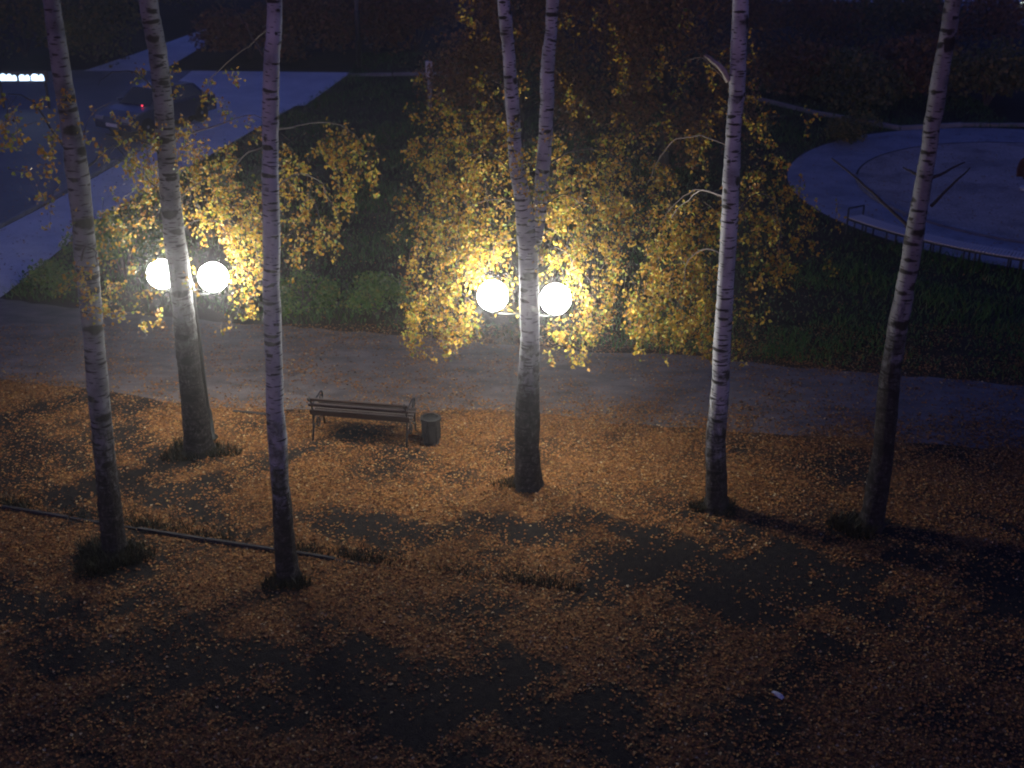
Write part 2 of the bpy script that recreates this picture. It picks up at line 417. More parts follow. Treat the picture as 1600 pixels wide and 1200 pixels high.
BARE = [] # trodden, bare patches: centre and radii in metres, strength
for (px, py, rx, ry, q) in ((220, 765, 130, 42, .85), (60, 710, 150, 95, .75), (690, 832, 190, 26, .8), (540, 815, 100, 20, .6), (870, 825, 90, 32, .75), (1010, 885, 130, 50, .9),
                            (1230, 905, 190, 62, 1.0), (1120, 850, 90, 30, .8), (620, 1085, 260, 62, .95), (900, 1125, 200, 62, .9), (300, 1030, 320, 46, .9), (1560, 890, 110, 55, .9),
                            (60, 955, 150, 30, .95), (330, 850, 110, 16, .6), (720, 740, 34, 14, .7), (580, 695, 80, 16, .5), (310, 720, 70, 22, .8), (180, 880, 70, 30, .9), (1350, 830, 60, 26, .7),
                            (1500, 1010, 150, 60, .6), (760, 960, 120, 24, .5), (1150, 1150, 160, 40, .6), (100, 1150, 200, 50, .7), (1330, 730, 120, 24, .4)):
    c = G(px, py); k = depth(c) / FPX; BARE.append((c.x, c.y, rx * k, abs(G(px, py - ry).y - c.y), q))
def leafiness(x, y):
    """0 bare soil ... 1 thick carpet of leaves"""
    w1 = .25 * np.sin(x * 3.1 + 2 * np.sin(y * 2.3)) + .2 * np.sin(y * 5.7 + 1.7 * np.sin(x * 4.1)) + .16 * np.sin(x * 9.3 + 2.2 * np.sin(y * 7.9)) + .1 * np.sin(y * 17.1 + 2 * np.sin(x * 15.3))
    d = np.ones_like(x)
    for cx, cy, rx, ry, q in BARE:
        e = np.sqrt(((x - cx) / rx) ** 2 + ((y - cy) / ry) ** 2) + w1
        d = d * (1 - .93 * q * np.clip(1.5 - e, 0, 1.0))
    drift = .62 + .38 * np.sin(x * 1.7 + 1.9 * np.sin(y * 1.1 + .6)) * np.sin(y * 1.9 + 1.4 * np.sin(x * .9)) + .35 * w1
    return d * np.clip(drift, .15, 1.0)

def leafy_ground():
    nx, ny = 300, 150
    xs = np.linspace(-20, 20, nx); top = np.array([q[1] for q in wavy(path_near, 240, 0.09, 1)]); tx = np.array([q[0] for q in wavy(path_near, 240, 0.09, 1)])
    yt = np.interp(xs, tx, top) + .12
    t = np.linspace(0, 1, ny)
    X = np.repeat(xs[:, None], ny, 1); Y = 6 + (yt[:, None] - 6) * t[None, :]
    # a few millimetres of unevenness
    Z = .0022 + np.zeros_like(X)
    V = np.stack([X, Y, Z], 2).reshape(-1, 3)
    a = np.arange(nx * ny).reshape(nx, ny)
    F = np.stack([a[:-1, :-1], a[1:, :-1], a[1:, 1:], a[:-1, 1:]], 2).reshape(-1, 4)
    me = np_mesh('leafy_ground', V, F)
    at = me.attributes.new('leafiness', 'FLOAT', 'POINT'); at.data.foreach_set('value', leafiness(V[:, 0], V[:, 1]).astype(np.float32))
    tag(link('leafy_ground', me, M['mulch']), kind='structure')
leafy_ground()
# street beyond the lawn on the left
sw_r = [(-12.6, 20.5), (-12.0, 24.5), (-11.7, 26.4), (-11.35, 32.0), (-8.8, 44.0), (-7.05, 52.4)]
sw_l = [(-16.5, 20.5), (-15.0, 25.0), (-14.5, 27.5), (-13.2, 33.5), (-11.6, 44.0), (-10.6, 52.4)]
strip('sidewalk', sw_l, sw_r, 0.012, M['sidewalk'])
sheet('road', [(-60, 22), (-17.5, 22), (-14.75, 27.5), (-13.45, 33.5), (-11.85, 44.0), (-12.2, 53.6), (-18.6, 53.9), (-40, 49), (-60, 49)], 0.008, M['road'])
sheet('pavement_apron', [(-13.9, 45.2), (-7.9, 46.6), (-6.95, 53.2), (-13.9, 53.6)], 0.016, M['sidewalk'])
sheet('side_path', [(-18.6, 53.6), (-15.2, 53.6), (-14.6, 64.2), (-15.9, 65.4), (-17.5, 58.0)], 0.010, M['sidewalk'])
sheet('far_road', [(15.0, 75.8), (60, 72), (60, 84), (15.0, 82)], 0.008, M['sidewalk'])
sheet('far_forecourt', [(27.5, 64), (60, 60), (60, 71.9), (25.5, 75.0)], 0.006, M['road'])

# playground plaza: round, an outer paved ring round a worn sandy middle
PC = Vector((16.2, 35.0, 0))
def disc(name, r0, r1, z, mat, n=96):
    V = []; F = []
    for i in range(n):
        a = 2 * math.pi * i / n
        V.append((PC.x + r1 * math.cos(a), PC.y + r1 * math.sin(a), z))
    if r0 > 0:
        for i in range(n):
            a = 2 * math.pi * i / n
            V.append((PC.x + r0 * math.cos(a), PC.y + r0 * math.sin(a), z))
        F = [(i, (i + 1) % n, n + (i + 1) % n, n + i) for i in range(n)]
    else:
        F = [tuple(range(n))]
    o = link(name, py_mesh(name, V, F), mat); tag(o, kind='structure'); return o
disc('plaza_paving', 5.86, 7.9, 0.012, M['plaza'])
disc('plaza_sand', 0, 5.8, 0.008, M['sand'])

def kerb_line(name, pts, h, w, mat, step=1.0, jitter=0.02, closed=False, label=None):
    root = empty(name, (pts[0][0], pts[0][1], 0))
    tag(root, kind='structure')
    mb = MB().box((0, 0, 0), (step - 0.012, w, h + 0.12)); me = py_mesh('kerb_stone', mb.V, mb.F); me.materials.append(mat)
    r_ = random.Random(len(pts))
    P = [Vector((x, y, 0)) for x, y in pts]
    for a, b in zip(P[:-1], P[1:]):
        d = b - a; L = d.length; k = max(1, round(L / step)); ang = math.atan2(d.y, d.x)
        for i in range(k):
            c = a + d * ((i + 0.5) / k)
            o = link('kerb_stone', me, mat, root)
            o.location = c - root.location + Vector((r_.uniform(-jitter, jitter), r_.uniform(-jitter, jitter), (h - 0.12) / 2 + r_.uniform(-jitter, jitter)))
            o.rotation_euler = (r_.uniform(-.02, .02), 0, ang + r_.uniform(-.015, .015)); o.scale.x = L / k / step
    return root
kerb_line('kerb', [(-12.5, 17.95), (-8.17, 16.75), (-5.8, 16.1), (-3.56, 15.5), (-1.7, 15.0), (0.4, 14.5)], 0.025, 0.06, M['old_kerb'], jitter=.034)
kerb_line('path_edging', [(-5.2, 20.22), (-4.3, 20.02)], 0.05, 0.07, M['old_kerb'], step=0.9)
arc = [(PC.x + 5.83 * math.cos(a), PC.y + 5.83 * math.sin(a)) for a in np.linspace(R(165), R(300), 24)]
kerb_line('sandpit_edging', arc, 0.08, 0.06, M['kerb'], step=0.6, jitter=0.004)
kerb_line('plaza_kerb', [(9.0, 48.3), (11.3, 45.0), (13.65, 42.6), (16.0, 43.15), (20.5, 43.2), (24, 42)], 0.14, 0.12, M['kerb'], step=1.0)
kerb_line('lawn_kerb', [(-7.0, 52.45), (-3.2, 52.65), (-0.5, 52.4)], 0.12, 0.14, M['kerb'], step=1.0)
kerb_line('street_kerb', [(-16.2, 22.5), (-14.62, 27.5), (-13.32, 33.5), (-11.75, 43.9)], 0.11, 0.12, M['kerb'], step=1.0)

# ------------------------------------------------------------------ foliage builders
def leaf_cloud(C, size, base=None, droop=0.35, r_=rng, flat=False, jit=0.35):
    """kite-shaped folded leaves at the points C; returns V, F"""
    N = len(C)
    s = size * (1 + jit * (r_.random(N) * 2 - 1))
    if flat:
        th = r_.random(N) * 2 * np.pi
        D = np.stack([np.cos(th), np.sin(th), r_.normal(0, 0.18, N)], 1)
        Nn = np.stack([r_.normal(0, 0.28, N), r_.normal(0, 0.28, N), np.ones(N)], 1)
    else:
        D = r_.normal(0, 1, (N, 3)); D[:, 2] -= droop * 2.2
        Nn = r_.normal(0, 1, (N, 3)); Nn[:, 2] += 0.4
    D /= np.linalg.norm(D, axis=1)[:, None]
    S = np.cross(D, Nn); S /= np.linalg.norm(S, axis=1)[:, None] + 1e-9
    U = np.cross(S, D)
    w = 0.40 * s; fold = 0.22 * s
    a = C
    m = C + D * (0.42 * s)[:, None]
    b = m + S * w[:, None] + U * fold[:, None]
    c = C + D * s[:, None] - U * (0.12 * s)[:, None]
    d = m - S * w[:, None] + U * fold[:, None]
    V = np.stack([a, b, c, d], 1).reshape(-1, 3)
    i = np.arange(N)[:, None] * 4
    F = np.concatenate([i + np.array([[0, 1, 2]]), i + np.array([[0, 2, 3]])], 1).reshape(-1, 3)
    return V, F

def blades(P, h, w, lean=0.35, r_=rng):
    N = len(P)
    hh = h * (0.5 + r_.random(N)); th = r_.random(N) * 2 * np.pi
    ax = np.stack([np.cos(th), np.sin(th), np.zeros(N)], 1) * (w * (0.6 + 0.8 * r_.random(N)))[:, None] * 0.5
    ln = r_.normal(0, lean, (N, 2)) * hh[:, None]
    mid = P + np.concatenate([ln * 0.35, (hh * 0.6)[:, None]], 1)
    top = P + np.concatenate([ln, hh[:, None]], 1)
    V = np.stack([P - ax, P + ax, mid + ax * 0.6, mid - ax * 0.6, top], 1).reshape(-1, 3)
    i = np.arange(N)[:, None] * 5
    F = np.concatenate([i + np.array([[0, 1, 2]]), i + np.array([[0, 2, 3]]), i + np.array([[3, 2, 4]])], 1).reshape(-1, 3)
    return V, F

# ------------------------------------------------------------------ birch trees
def trunk_mesh(name, pts, rads, origin, sides=22, flare=True, step=0.07, h0=0.0, seed=0):
    r_ = np.random.default_rng(seed)
    pts = [np.array(tuple(p)) for p in pts]
    L = sum(np.linalg.norm(b - a) for a, b in zip(pts[:-1], pts[1:]))
    n = max(12, int(L / step))
    P = interp_path(pts, n)
    rad = np.interp(np.linspace(0, len(pts) - 1, n), np.arange(len(pts)), rads)
    seg = np.concatenate([[0], np.cumsum(np.linalg.norm(np.diff(P, axis=0), axis=1))])
    if flare:
        rad = rad * (1 + 0.40 * np.exp(-seg / 0.12))
    # gentle wander and swellings
    wob = np.cumsum(r_.normal(0, 0.003, (n, 2)), axis=0); wob -= np.linspace(0, 1, n)[:, None] * wob[-1]
    P[:, :2] += wob
    sw = np.interp(seg, np.arange(0, seg[-1] + 0.4, 0.4), r_.normal(1.0, 0.035, len(np.arange(0, seg[-1] + 0.4, 0.4))))
    rad = rad * sw
    Pp, A, B = frames(P)
    th = np.linspace(0, 2 * np.pi, sides + 1)
    rr = rad[:, None] * (1 + 0.03 * np.sin(3 * th[None, :] + seg[:, None] * 2.0) * np.exp(-seg[:, None] / 3) + r_.normal(0, 0.012, (n, sides + 1)) * (1 + 2.0 * np.exp(-seg[:, None] / 0.8)))
    if flare:
        rr *= 1 + 0.22 * np.exp(-seg[:, None] / 0.18) * np.cos(5 * th[None, :] + 0.7)
    rr[:, -1] = rr[:, 0]
    V = Pp[:, None, :] + rr[:, :, None] * (np.cos(th)[None, :, None] * A[:, None, :] + np.sin(th)[None, :, None] * B[:, None, :])
    uv = np.stack([np.broadcast_to(th[None, :] * rad.mean(), rr.shape), np.broadcast_to((seg + h0)[:, None], rr.shape)], 2)
    V = V.reshape(-1, 3) - np.array(tuple(origin)); k = sides + 1
    F = []
    for j in range(n - 1):
        for i in range(sides):
            F.append((j * k + i, j * k + i + 1, (j + 1) * k + i + 1, (j + 1) * k + i))
    return np_mesh(name, V, F, True, uv.reshape(-1, 2))

def px_path(spec, Y, dY=0.0):
    """(px, py, width) list -> world points standing over Y, radii in metres"""
    P = []; r_ = []
    for i, (x, y, w) in enumerate(spec):
        p = W(x, y, Y + dY * i / max(1, len(spec) - 1)); P.append(p); r_.append(0.5 * w * depth(p) / FPX)
    return P, r_

def extend(P, r_, up, k=0.55):
    d = (P[-1] - P[-2]).normalized()
    d = (d + Vector((0, 0, 0.6))).normalized()
    return P + [P[-1] + d * up * 0.5, P[-1] + d * up], r_ + [r_[-1] * (1 + k) / 2, r_[-1] * k]

def branch_part(parent, origin, P, r0, r1, mat, name='branch', n=14, sides=7, wob=.022):
    Q = interp_path(P, n); rad = np.linspace(r0, r1, n)
    jr = np.random.default_rng(int(abs(P[-1][0]) * 1000) % 9973)
    kk = np.cumsum(jr.normal(0, wob, (n, 3)), axis=0); kk -= kk[0]; Q = Q + kk * np.linspace(0, 1, n)[:, None] ** .5
    V, F, _ = tube_np(Q, rad, sides)
    return link(name, np_mesh(name, V - np.array(tuple(origin)), F, True), mat, parent)

def foliage(root, origin, clumps, density=0.105, leaf=0.057, mat='leaf', seed=1, twig_mat='twig'):
    """drooping leafy twigs that fill each clump; clump = (px, py, rx, ry, Y, amount)"""
    r_ = np.random.default_rng(seed)
    C = []; TV = []; TF = []; nv = 0
    for (px, py, rx, ry, Y, am) in clumps:
        c = W(px, py, Y); k = depth(c) / FPX
        ax, az = rx * k, ry * k / cP; ay = min(0.95, 0.8 * ax + 0.15)
        n = int(math.pi * rx * ry * density * am)
        nt = max(2, int(n / 26))
        per = max(4, n // nt)
        for t in range(nt):
            # a twig starts in the upper part of the clump and hangs down
            a = r_.random() * 2 * math.pi; q = math.sqrt(r_.random())
            x0 = c[0] + ax * q * math.cos(a); y0 = c[1] + ay * q * math.sin(a)
            z0 = c[2] + az * (r_.random() * 1.5 - 0.5)
            ln = (0.35 + 0.75 * r_.random()) * az + 0.12
            dx, dy = r_.normal(0, 0.16, 2)
            m = 5
            s = np.linspace(0, 1, m)
            T = np.stack([x0 + dx * np.sqrt(s), y0 + dy * np.sqrt(s), z0 - ln * s ** 1.3], 1)
            V, F, _ = tube_np(T, np.linspace(0.0055, 0.002, m), 3)
            TV.append(V); TF += [tuple(i + nv for i in f) for f in F]; nv += len(V)
            u = r_.random(per)
            p = np.stack([np.interp(u, s, T[:, j]) for j in range(3)], 1)
            # leaves bunch together on short side shoots
            ng = max(2, per // 7); u0 = r_.random(ng); gi = r_.integers(0, ng, per)
            q0 = np.stack([np.interp(u0, s, T[:, j]) for j in range(3)], 1) + r_.normal(0, 0.055, (ng, 3))
            lone = r_.random(per) < .22
            p = np.where(lone[:, None], p + r_.normal(0, .045, (per, 3)), q0[gi] + r_.normal(0, 0.040, (per, 3)))
            C.append(p)
    C = np.concatenate(C)
    o3 = np.array(tuple(origin))
    V, F = leaf_cloud(C - o3, leaf, r_=r_)
    lo = link('leaves', np_mesh('leaves', V, F), M[mat], root); tag(lo, kind='stuff')
    tw = link('twigs', np_mesh('twigs', np.concatenate(TV) - o3, TF), M[twig_mat], root); tag(tw, kind='stuff')
    return len(C)

def high_crown(root, origin, c, rad, n, seed):
    """the part of the crown above the picture"""
    r_ = np.random.default_rng(seed)
    a = r_.normal(0, 1, (n // 24, 3)); a /= np.linalg.norm(a, axis=1)[:, None]; a *= (r_.random(n // 24) ** 0.5)[:, None]
    cen = np.array(tuple(c)) + a * np.array(rad)
    P = cen[r_.integers(0, len(cen), n)] + r_.normal(0, 0.16, (n, 3)) * np.array([1, 1, 1.6])
    V, F = leaf_cloud(P - np.array(tuple(origin)), 0.07, r_=r_)
    o = link('upper_crown', np_mesh('upper_crown', V, F), M['leaf'], root); tag(o, kind='stuff')

GRP = 'tall birches growing in front of the path'
def birch(label, spec, up=4.5, seed=0, dY=0.0, foot=0.0, bark='birch'):
    base = G(spec[0][0], spec[0][1]); Y = base.y
    P, r_ = px_path(spec, Y, dY)
    P[0] = base - Vector((0, 0, 0.08))
    root = empty('birch_tree', base); tag(root, label, 'tree', GRP)
    Pe, re_ = extend(P, r_, up)
    link('trunk', trunk_mesh('trunk', Pe, re_, base, h0=-foot, seed=seed), M[bark], root)
    return root, base, P, Pe

T1 = [(180, 868, 38), (172, 800, 35), (165, 740, 33), (150, 600, 32), (138, 460, 33), (122, 300, 35), (108, 200, 32), (93, 100, 28), (80, 0, 26)]
T2 = [(310, 705, 44), (301, 622, 36), (291, 548, 35), (281, 450, 33), (268, 350, 32), (262, 270, 31), (252, 150, 30), (240, 60, 29), (231, 0, 28)]
T3 = [(450, 905, 34), (438, 750, 30), (430, 600, 28), (426, 450, 27), (423, 300, 26), (422, 200, 25), (427, 100, 25), (428, 0, 24)]
T4 = [(825, 760, 41), (826, 650, 38), (830, 560, 32), (832, 480, 30), (831, 420, 31), (827, 360, 32), (820, 310, 26), (811, 250, 23), (806, 170, 21), (797, 80, 20), (788, 0, 20)]
T4b = [(834, 385, 20), (842, 335, 22), (847, 250, 22), (852, 170, 22), (857, 80, 21), (862, 0, 20)]
T5 = [(1119, 795, 36), (1120, 700, 32), (1125, 600, 28), (1132, 480, 26), (1138, 350, 26), (1145, 220, 26), (1150, 120, 25), (1156, 0, 24)]
T6 = [(1360, 825, 38), (1378, 720, 33), (1390, 600, 32), (1402, 540, 30), (1418, 450, 28), (1435, 340, 28), (1450, 240, 26), (1465, 140, 26), (1482, 40, 26), (1490, 0, 26)]

t1, b1, p1, e1 = birch('birch at far left, nearest the left edge, wide dark grass clump at its foot', T1, seed=1, foot=0.5, bark='old_birch')
t2, b2, p2, e2 = birch('leaning birch right in front of the left lamp post, thick black foot', T2, seed=2, foot=1.1, bark='old_birch')
t3, b3, p3, e3 = birch('slim straight white birch left of the bench, closest to the camera', T3, seed=3, foot=0.5)
t4, b4, p4, e4 = birch('birch with two stems right in front of the middle lamp post, yellow crown', T4, seed=4, foot=0.8)
t5, b5, p5, e5 = birch('straight white birch with crisp black dashes, second from the right edge', T5, seed=5, foot=0.1)
t6, b6, p6, e6 = birch('rightmost birch leaning right, bare dead branches and shaggy dark lower trunk', T6, seed=6, foot=1.6, bark='old_birch')
Q, rq = px_path(T4b, b4.y, 0.25)
Qe, rqe = extend(Q, rq, 4.5)
hh0 = 4.0
link('second_stem', trunk_mesh('second_stem', Qe, rqe, b4, flare=False, h0=hh0, seed=44), M['birch'], t4)

def limb(root, base, pts, r0, r1, mat='pale_twig', name='branch'):
    """pts: (px, py, Y)"""
    return branch_part(root, base, [W(*p) for p in pts], r0, r1, M[mat], name, wob=.022 if name == 'branch' else .005)

# limbs that carry the hanging foliage
Y4, Y5, Y2, Y3, Y6, Y1 = b4.y, b5.y, b2.y, b3.y, b6.y, b1.y
for pts in ([(826, 330, Y4), (780, 310, Y4 + .8), (720, 330, Y4 + 1.5), (690, 400, Y4 + 1.7)],
            [(828, 390, Y4), (800, 375, Y4 + .5), (770, 385, Y4 + 1.0), (745, 430, Y4 + 1.3)],
            [(818, 290, Y4), (770, 240, Y4 + 1.0), (710, 205, Y4 + 2.0), (660, 230, Y4 + 2.3)],
            [(845, 330, Y4 + .1), (870, 300, Y4 + .8), (905, 310, Y4 + 1.4), (930, 390, Y4 + 1.6)],
            [(848, 260, Y4 + .1), (900, 235, Y4 + 1.0), (960, 245, Y4 + 1.8), (995, 320, Y4 + 2.0)],
            [(833, 420, Y4), (860, 385, Y4 + .5), (890, 395, Y4 + .8), (915, 470, Y4 + 1.0)]):
    limb(t4, b4, pts, 0.013, 0.004, 'twig')
for pts in ([(1134, 310, Y5), (1095, 298, Y5 + .7), (1060, 315, Y5 + 1.3), (1035, 350, Y5 + 1.6)],
            [(1138, 128, Y5), (1120, 105, Y5 + .2), (1105, 88, Y5 + .4), (1080, 75, Y5 + .7)],
            [(1140, 350, Y5), (1175, 310, Y5 + .6), (1205, 320, Y5 + 1.1), (1225, 380, Y5 + 1.3)],
            [(1134, 400, Y5), (1100, 390, Y5 + .6), (1070, 420, Y5 + 1.1), (1060, 490, Y5 + 1.3)],
            [(1144, 230, Y5), (1090, 215, Y5 + .9), (1040, 235, Y5 + 1.8), (1005, 300, Y5 + 2.2)]):
    limb(t5, b5, pts, 0.013, 0.004, 'twig')
limb(t5, b5, [(1130, 306, Y5 + .02), (1095, 296, Y5 + .5), (1062, 310, Y5 + .9), (1040, 335, Y5 + 1.1)], .012, .005, 'pale_twig')
limb(t5, b5, [(1139, 126, Y5), (1128, 108, Y5), (1112, 94, Y5 + .1), (1100, 86, Y5 + .15)], 0.05, 0.022, 'pale_twig', 'branch_stub')
for pts in ([(266, 330, Y2), (300, 290, Y2 + .5), (345, 270, Y2 + 1.0), (375, 330, Y2 + 1.2)],
            [(270, 370, Y2), (310, 345, Y2 + .6), (350, 360, Y2 + .9), (385, 430, Y2 + 1.0)],
            [(258, 220, Y2), (330, 200, Y2 + .8), (400, 180, Y2 + 1.2), (470, 230, Y2 + 1.4)],
            [(266, 335, Y2), (240, 290, Y2 - .2), (205, 255, Y2 - .3), (160, 250, Y2 - .3)],
            [(254, 160, Y2), (235, 135, Y2 - .2), (200, 120, Y2 - .3), (170, 150, Y2 - .4)],
            [(258, 250, Y2), (225, 225, Y2 - .3), (180, 235, Y2 - .5), (150, 280, Y2 - .5)]):
    limb(t2, b2, pts, 0.014, 0.004, 'dark_bark' if pts[-1][0] < 262 else 'twig')
for pts in ([(424, 205, Y3), (470, 198, Y3 + 1.0), (520, 195, Y3 + 2.4), (560, 225, Y3 + 3.0)],
            [(424, 225, Y3), (390, 235, Y3 + .8), (350, 262, Y3 + 1.8), (320, 280, Y3 + 2.4)],
            [(425, 300, Y3), (460, 270, Y3 + 1.5), (500, 280, Y3 + 2.8), (530, 340, Y3 + 3.4)],
            [(424, 40, Y3), (395, 60, Y3 + .6), (350, 100, Y3 + 1.5), (320, 130, Y3 + 2.2)],
            [(421, 100, Y3), (405, 70, Y3 + .2), (388, 40, Y3 + .4), (380, 20, Y3 + .5)]):
    limb(t3, b3, pts, 0.012, 0.004, 'twig')
for pts in ([(115, 250, Y1), (90, 210, Y1 + .2), (60, 170, Y1 + .4), (35, 175, Y1 + .5)],
            [(135, 430, Y1), (128, 400, Y1 - .2), (140, 390, Y1 - .3), (150, 430, Y1 - .35)],
            [(120, 280, Y1), (150, 250, Y1 + .3), (175, 240, Y1 + .6), (200, 270, Y1 + .8)]):
    limb(t1, b1, pts, 0.018, 0.005, 'dark_bark')
for pts in ([(1424, 358, Y6), (1385, 322, Y6 + .2), (1345, 285, Y6 + .4), (1300, 250, Y6 + .6)],
            [(1440, 275, Y6), (1428, 270, Y6 + .1), (1412, 262, Y6 + .2)],
            [(1455, 278, Y6), (1478, 268, Y6 + .1), (1508, 253, Y6 + .2)],
            [(1455, 322, Y6), (1475, 303, Y6 + .1), (1497, 282, Y6 + .2), (1518, 262, Y6 + .3)]):
    limb(t6, b6, pts, 0.026, 0.010, 'dark_bark', 'dead_branch')

# clumps (px, py, rx, ry, Y, amount)
C4 = [(815, 270, 24, 28, 17.1, .3), (850, 300, 22, 32, 17.2, .4), (800, 215, 22, 22, 17.2, .25), (858, 215, 18, 22, 17.4, .25), (705, 330, 58, 60, 19.2, 1), (690, 425, 52, 70, 19.3, 1.1), (735, 375, 48, 48, 18.9, 1), (665, 485, 38, 50, 19.2, 1), (720, 505, 42, 38, 18.8, 1),
      (640, 520, 18, 28, 19.3, .9), (765, 400, 40, 42, 18.9, 1), (695, 250, 48, 42, 19.7, .8), (668, 212, 34, 30, 19.9, .6), (765, 275, 44, 46, 18.9, .9),
      (760, 200, 42, 36, 19.2, .6), (885, 275, 44, 44, 19.0, 1), (925, 325, 56, 46, 19.3, 1.1), (900, 395, 46, 46, 18.9, 1), (935, 440, 36, 56, 19.1, 1),
      (905, 500, 36, 38, 18.8, 1), (888, 535, 16, 18, 18.8, 1), (960, 250, 48, 38, 19.6, .8), (990, 330, 46, 46, 19.5, .9), (872, 340, 36, 34, 18.7, .9),
      (945, 500, 20, 32, 19.0, .8), (800, 345, 30, 34, 18.0, .5), (860, 230, 30, 30, 18.4, .5), (640, 330, 22, 30, 19.7, .6), (700, 150, 50, 34, 20.0, .3),
      (780, 470, 14, 20, 18.9, .5), (640, 250, 16, 26, 19.9, .5), (740, 110, 40, 40, 20.6, .14), (720, 50, 40, 40, 20.6, .1), (900, 150, 44, 40, 20.2, .2), (930, 80, 44, 44, 20.6, .12), (895, 30, 30, 30, 20.6, .1), (990, 130, 44, 44, 20.6, .16), (965, 30, 36, 30, 20.8, .1), (650, 165, 30, 30, 19.9, .3), (760, 30, 30, 26, 18.4, .2), (840, 395, 14, 16, 17.2, .7), (815, 405, 10, 12, 17.2, .7), (800, 130, 30, 30, 18.6, .3)]
C5 = [(1000, 470, 30, 44, 18.6, 1.4), (1012, 515, 26, 24, 18.5, 1.4), (1060, 430, 44, 54, 18.5, 1.6), (1080, 500, 36, 40, 18.3, 1.5), (1088, 350, 40, 44, 18.8, 1.3), (1105, 455, 26, 60, 18.2, 1.3),
      (1055, 265, 46, 38, 19.5, .6), (1185, 330, 44, 52, 18.5, .8), (1205, 250, 36, 36, 18.9, .5), (1200, 415, 36, 36, 18.2, .7), (1040, 370, 36, 44, 18.7, 1),
      (1172, 480, 24, 30, 18.0, .6), (1235, 340, 22, 36, 18.6, .6), (1000, 205, 46, 34, 19.8, .4), (1100, 205, 38, 34, 19.4, .4), (1255, 280, 20, 24, 18.9, .4),
      (1050, 120, 46, 44, 20.4, .15), (1060, 40, 44, 36, 20.4, .1), (1200, 120, 40, 40, 19.8, .1), (1220, 190, 40, 30, 19.8, .22), (1195, 50, 36, 30, 19.6, .08), (1290, 330, 24, 40, 18.8, .25), (1270, 400, 24, 30, 18.6, .25), (1160, 560, 12, 10, 17.8, .5), (1110, 130, 40, 40, 19.6, .25), (1180, 180, 34, 30, 19.2, .3), (1150, 300, 16, 24, 17.6, .5), (1240, 420, 22, 22, 18.4, .4), (1090, 545, 16, 10, 18.2, .7)]
C2 = [(235, 300, 44, 46, 18.9, .45), (300, 250, 44, 40, 19.2, .35), (205, 205, 40, 36, 18.6, .25), (262, 230, 16, 40, 18.2, .3), (240, 110, 40, 36, 18.6, .15), (310, 150, 36, 30, 18.9, .2), (290, 440, 10, 16, 18.1, .4), (332, 300, 40, 44, 19.6, .9), (382, 400, 34, 56, 19.5, 1.1), (352, 355, 40, 36, 19.4, 1), (402, 330, 28, 46, 19.6, .9), (300, 330, 24, 32, 19.2, .8),
      (340, 235, 46, 34, 19.6, .35), (205, 372, 9, 40, 18.7, .8), (182, 472, 18, 32, 17.9, .9), (215, 340, 20, 30, 18.8, .35), (240, 500, 26, 14, 18.6, .5),
      (225, 440, 14, 26, 18.4, .4), (390, 465, 14, 26, 19.4, .7), (220, 260, 36, 34, 18.6, .35), (300, 190, 40, 30, 19.0, .3), (300, 415, 20, 14, 19.5, .5),
      (352, 505, 10, 12, 19.3, .4), (250, 385, 12, 20, 18.9, .4)]
C3 = [(462, 275, 24, 42, 18.6, .8), (478, 355, 20, 32, 18.8, .9), (520, 228, 36, 30, 18.9, .9), (562, 232, 24, 36, 18.9, 1), (540, 300, 26, 34, 18.8, .9),
      (524, 365, 18, 24, 18.6, 1), (450, 300, 14, 70, 18.4, .6), (500, 310, 18, 24, 18.7, .5), (460, 390, 10, 16, 18.6, .8), (355, 130, 30, 24, 17.5, .25), (395, 190, 22, 22, 17.6, .3)]
C1 = [(155, 330, 26, 60, 15.5, .3), (110, 330, 16, 50, 14.9, .25), (165, 200, 30, 40, 15.6, .22), (95, 180, 24, 40, 15.0, .2), (45, 195, 34, 50, 15.4, .35), (140, 420, 18, 30, 14.85, .9), (145, 480, 12, 24, 14.9, .7), (190, 260, 22, 30, 15.9, .35), (70, 240, 26, 26, 15.5, .25), (25, 260, 20, 30, 15.6, .2)]
nl = [foliage(t4, b4, C4, seed=4), foliage(t5, b5, C5, seed=5), foliage(t2, b2, C2, seed=2), foliage(t3, b3, C3, seed=3), foliage(t1, b1, C1, seed=1, leaf=0.055)]
for i, (t, b, e) in enumerate(((t1, b1, e1), (t2, b2, e2), (t3, b3, e3), (t4, b4, e4), (t5, b5, e5), (t6, b6, e6))):
    top = e[-1]
    high_crown(t, b, (top.x, top.y, max(top.z, 11.6)), (1.5, 1.5, 1.5), 1800, 60 + i)

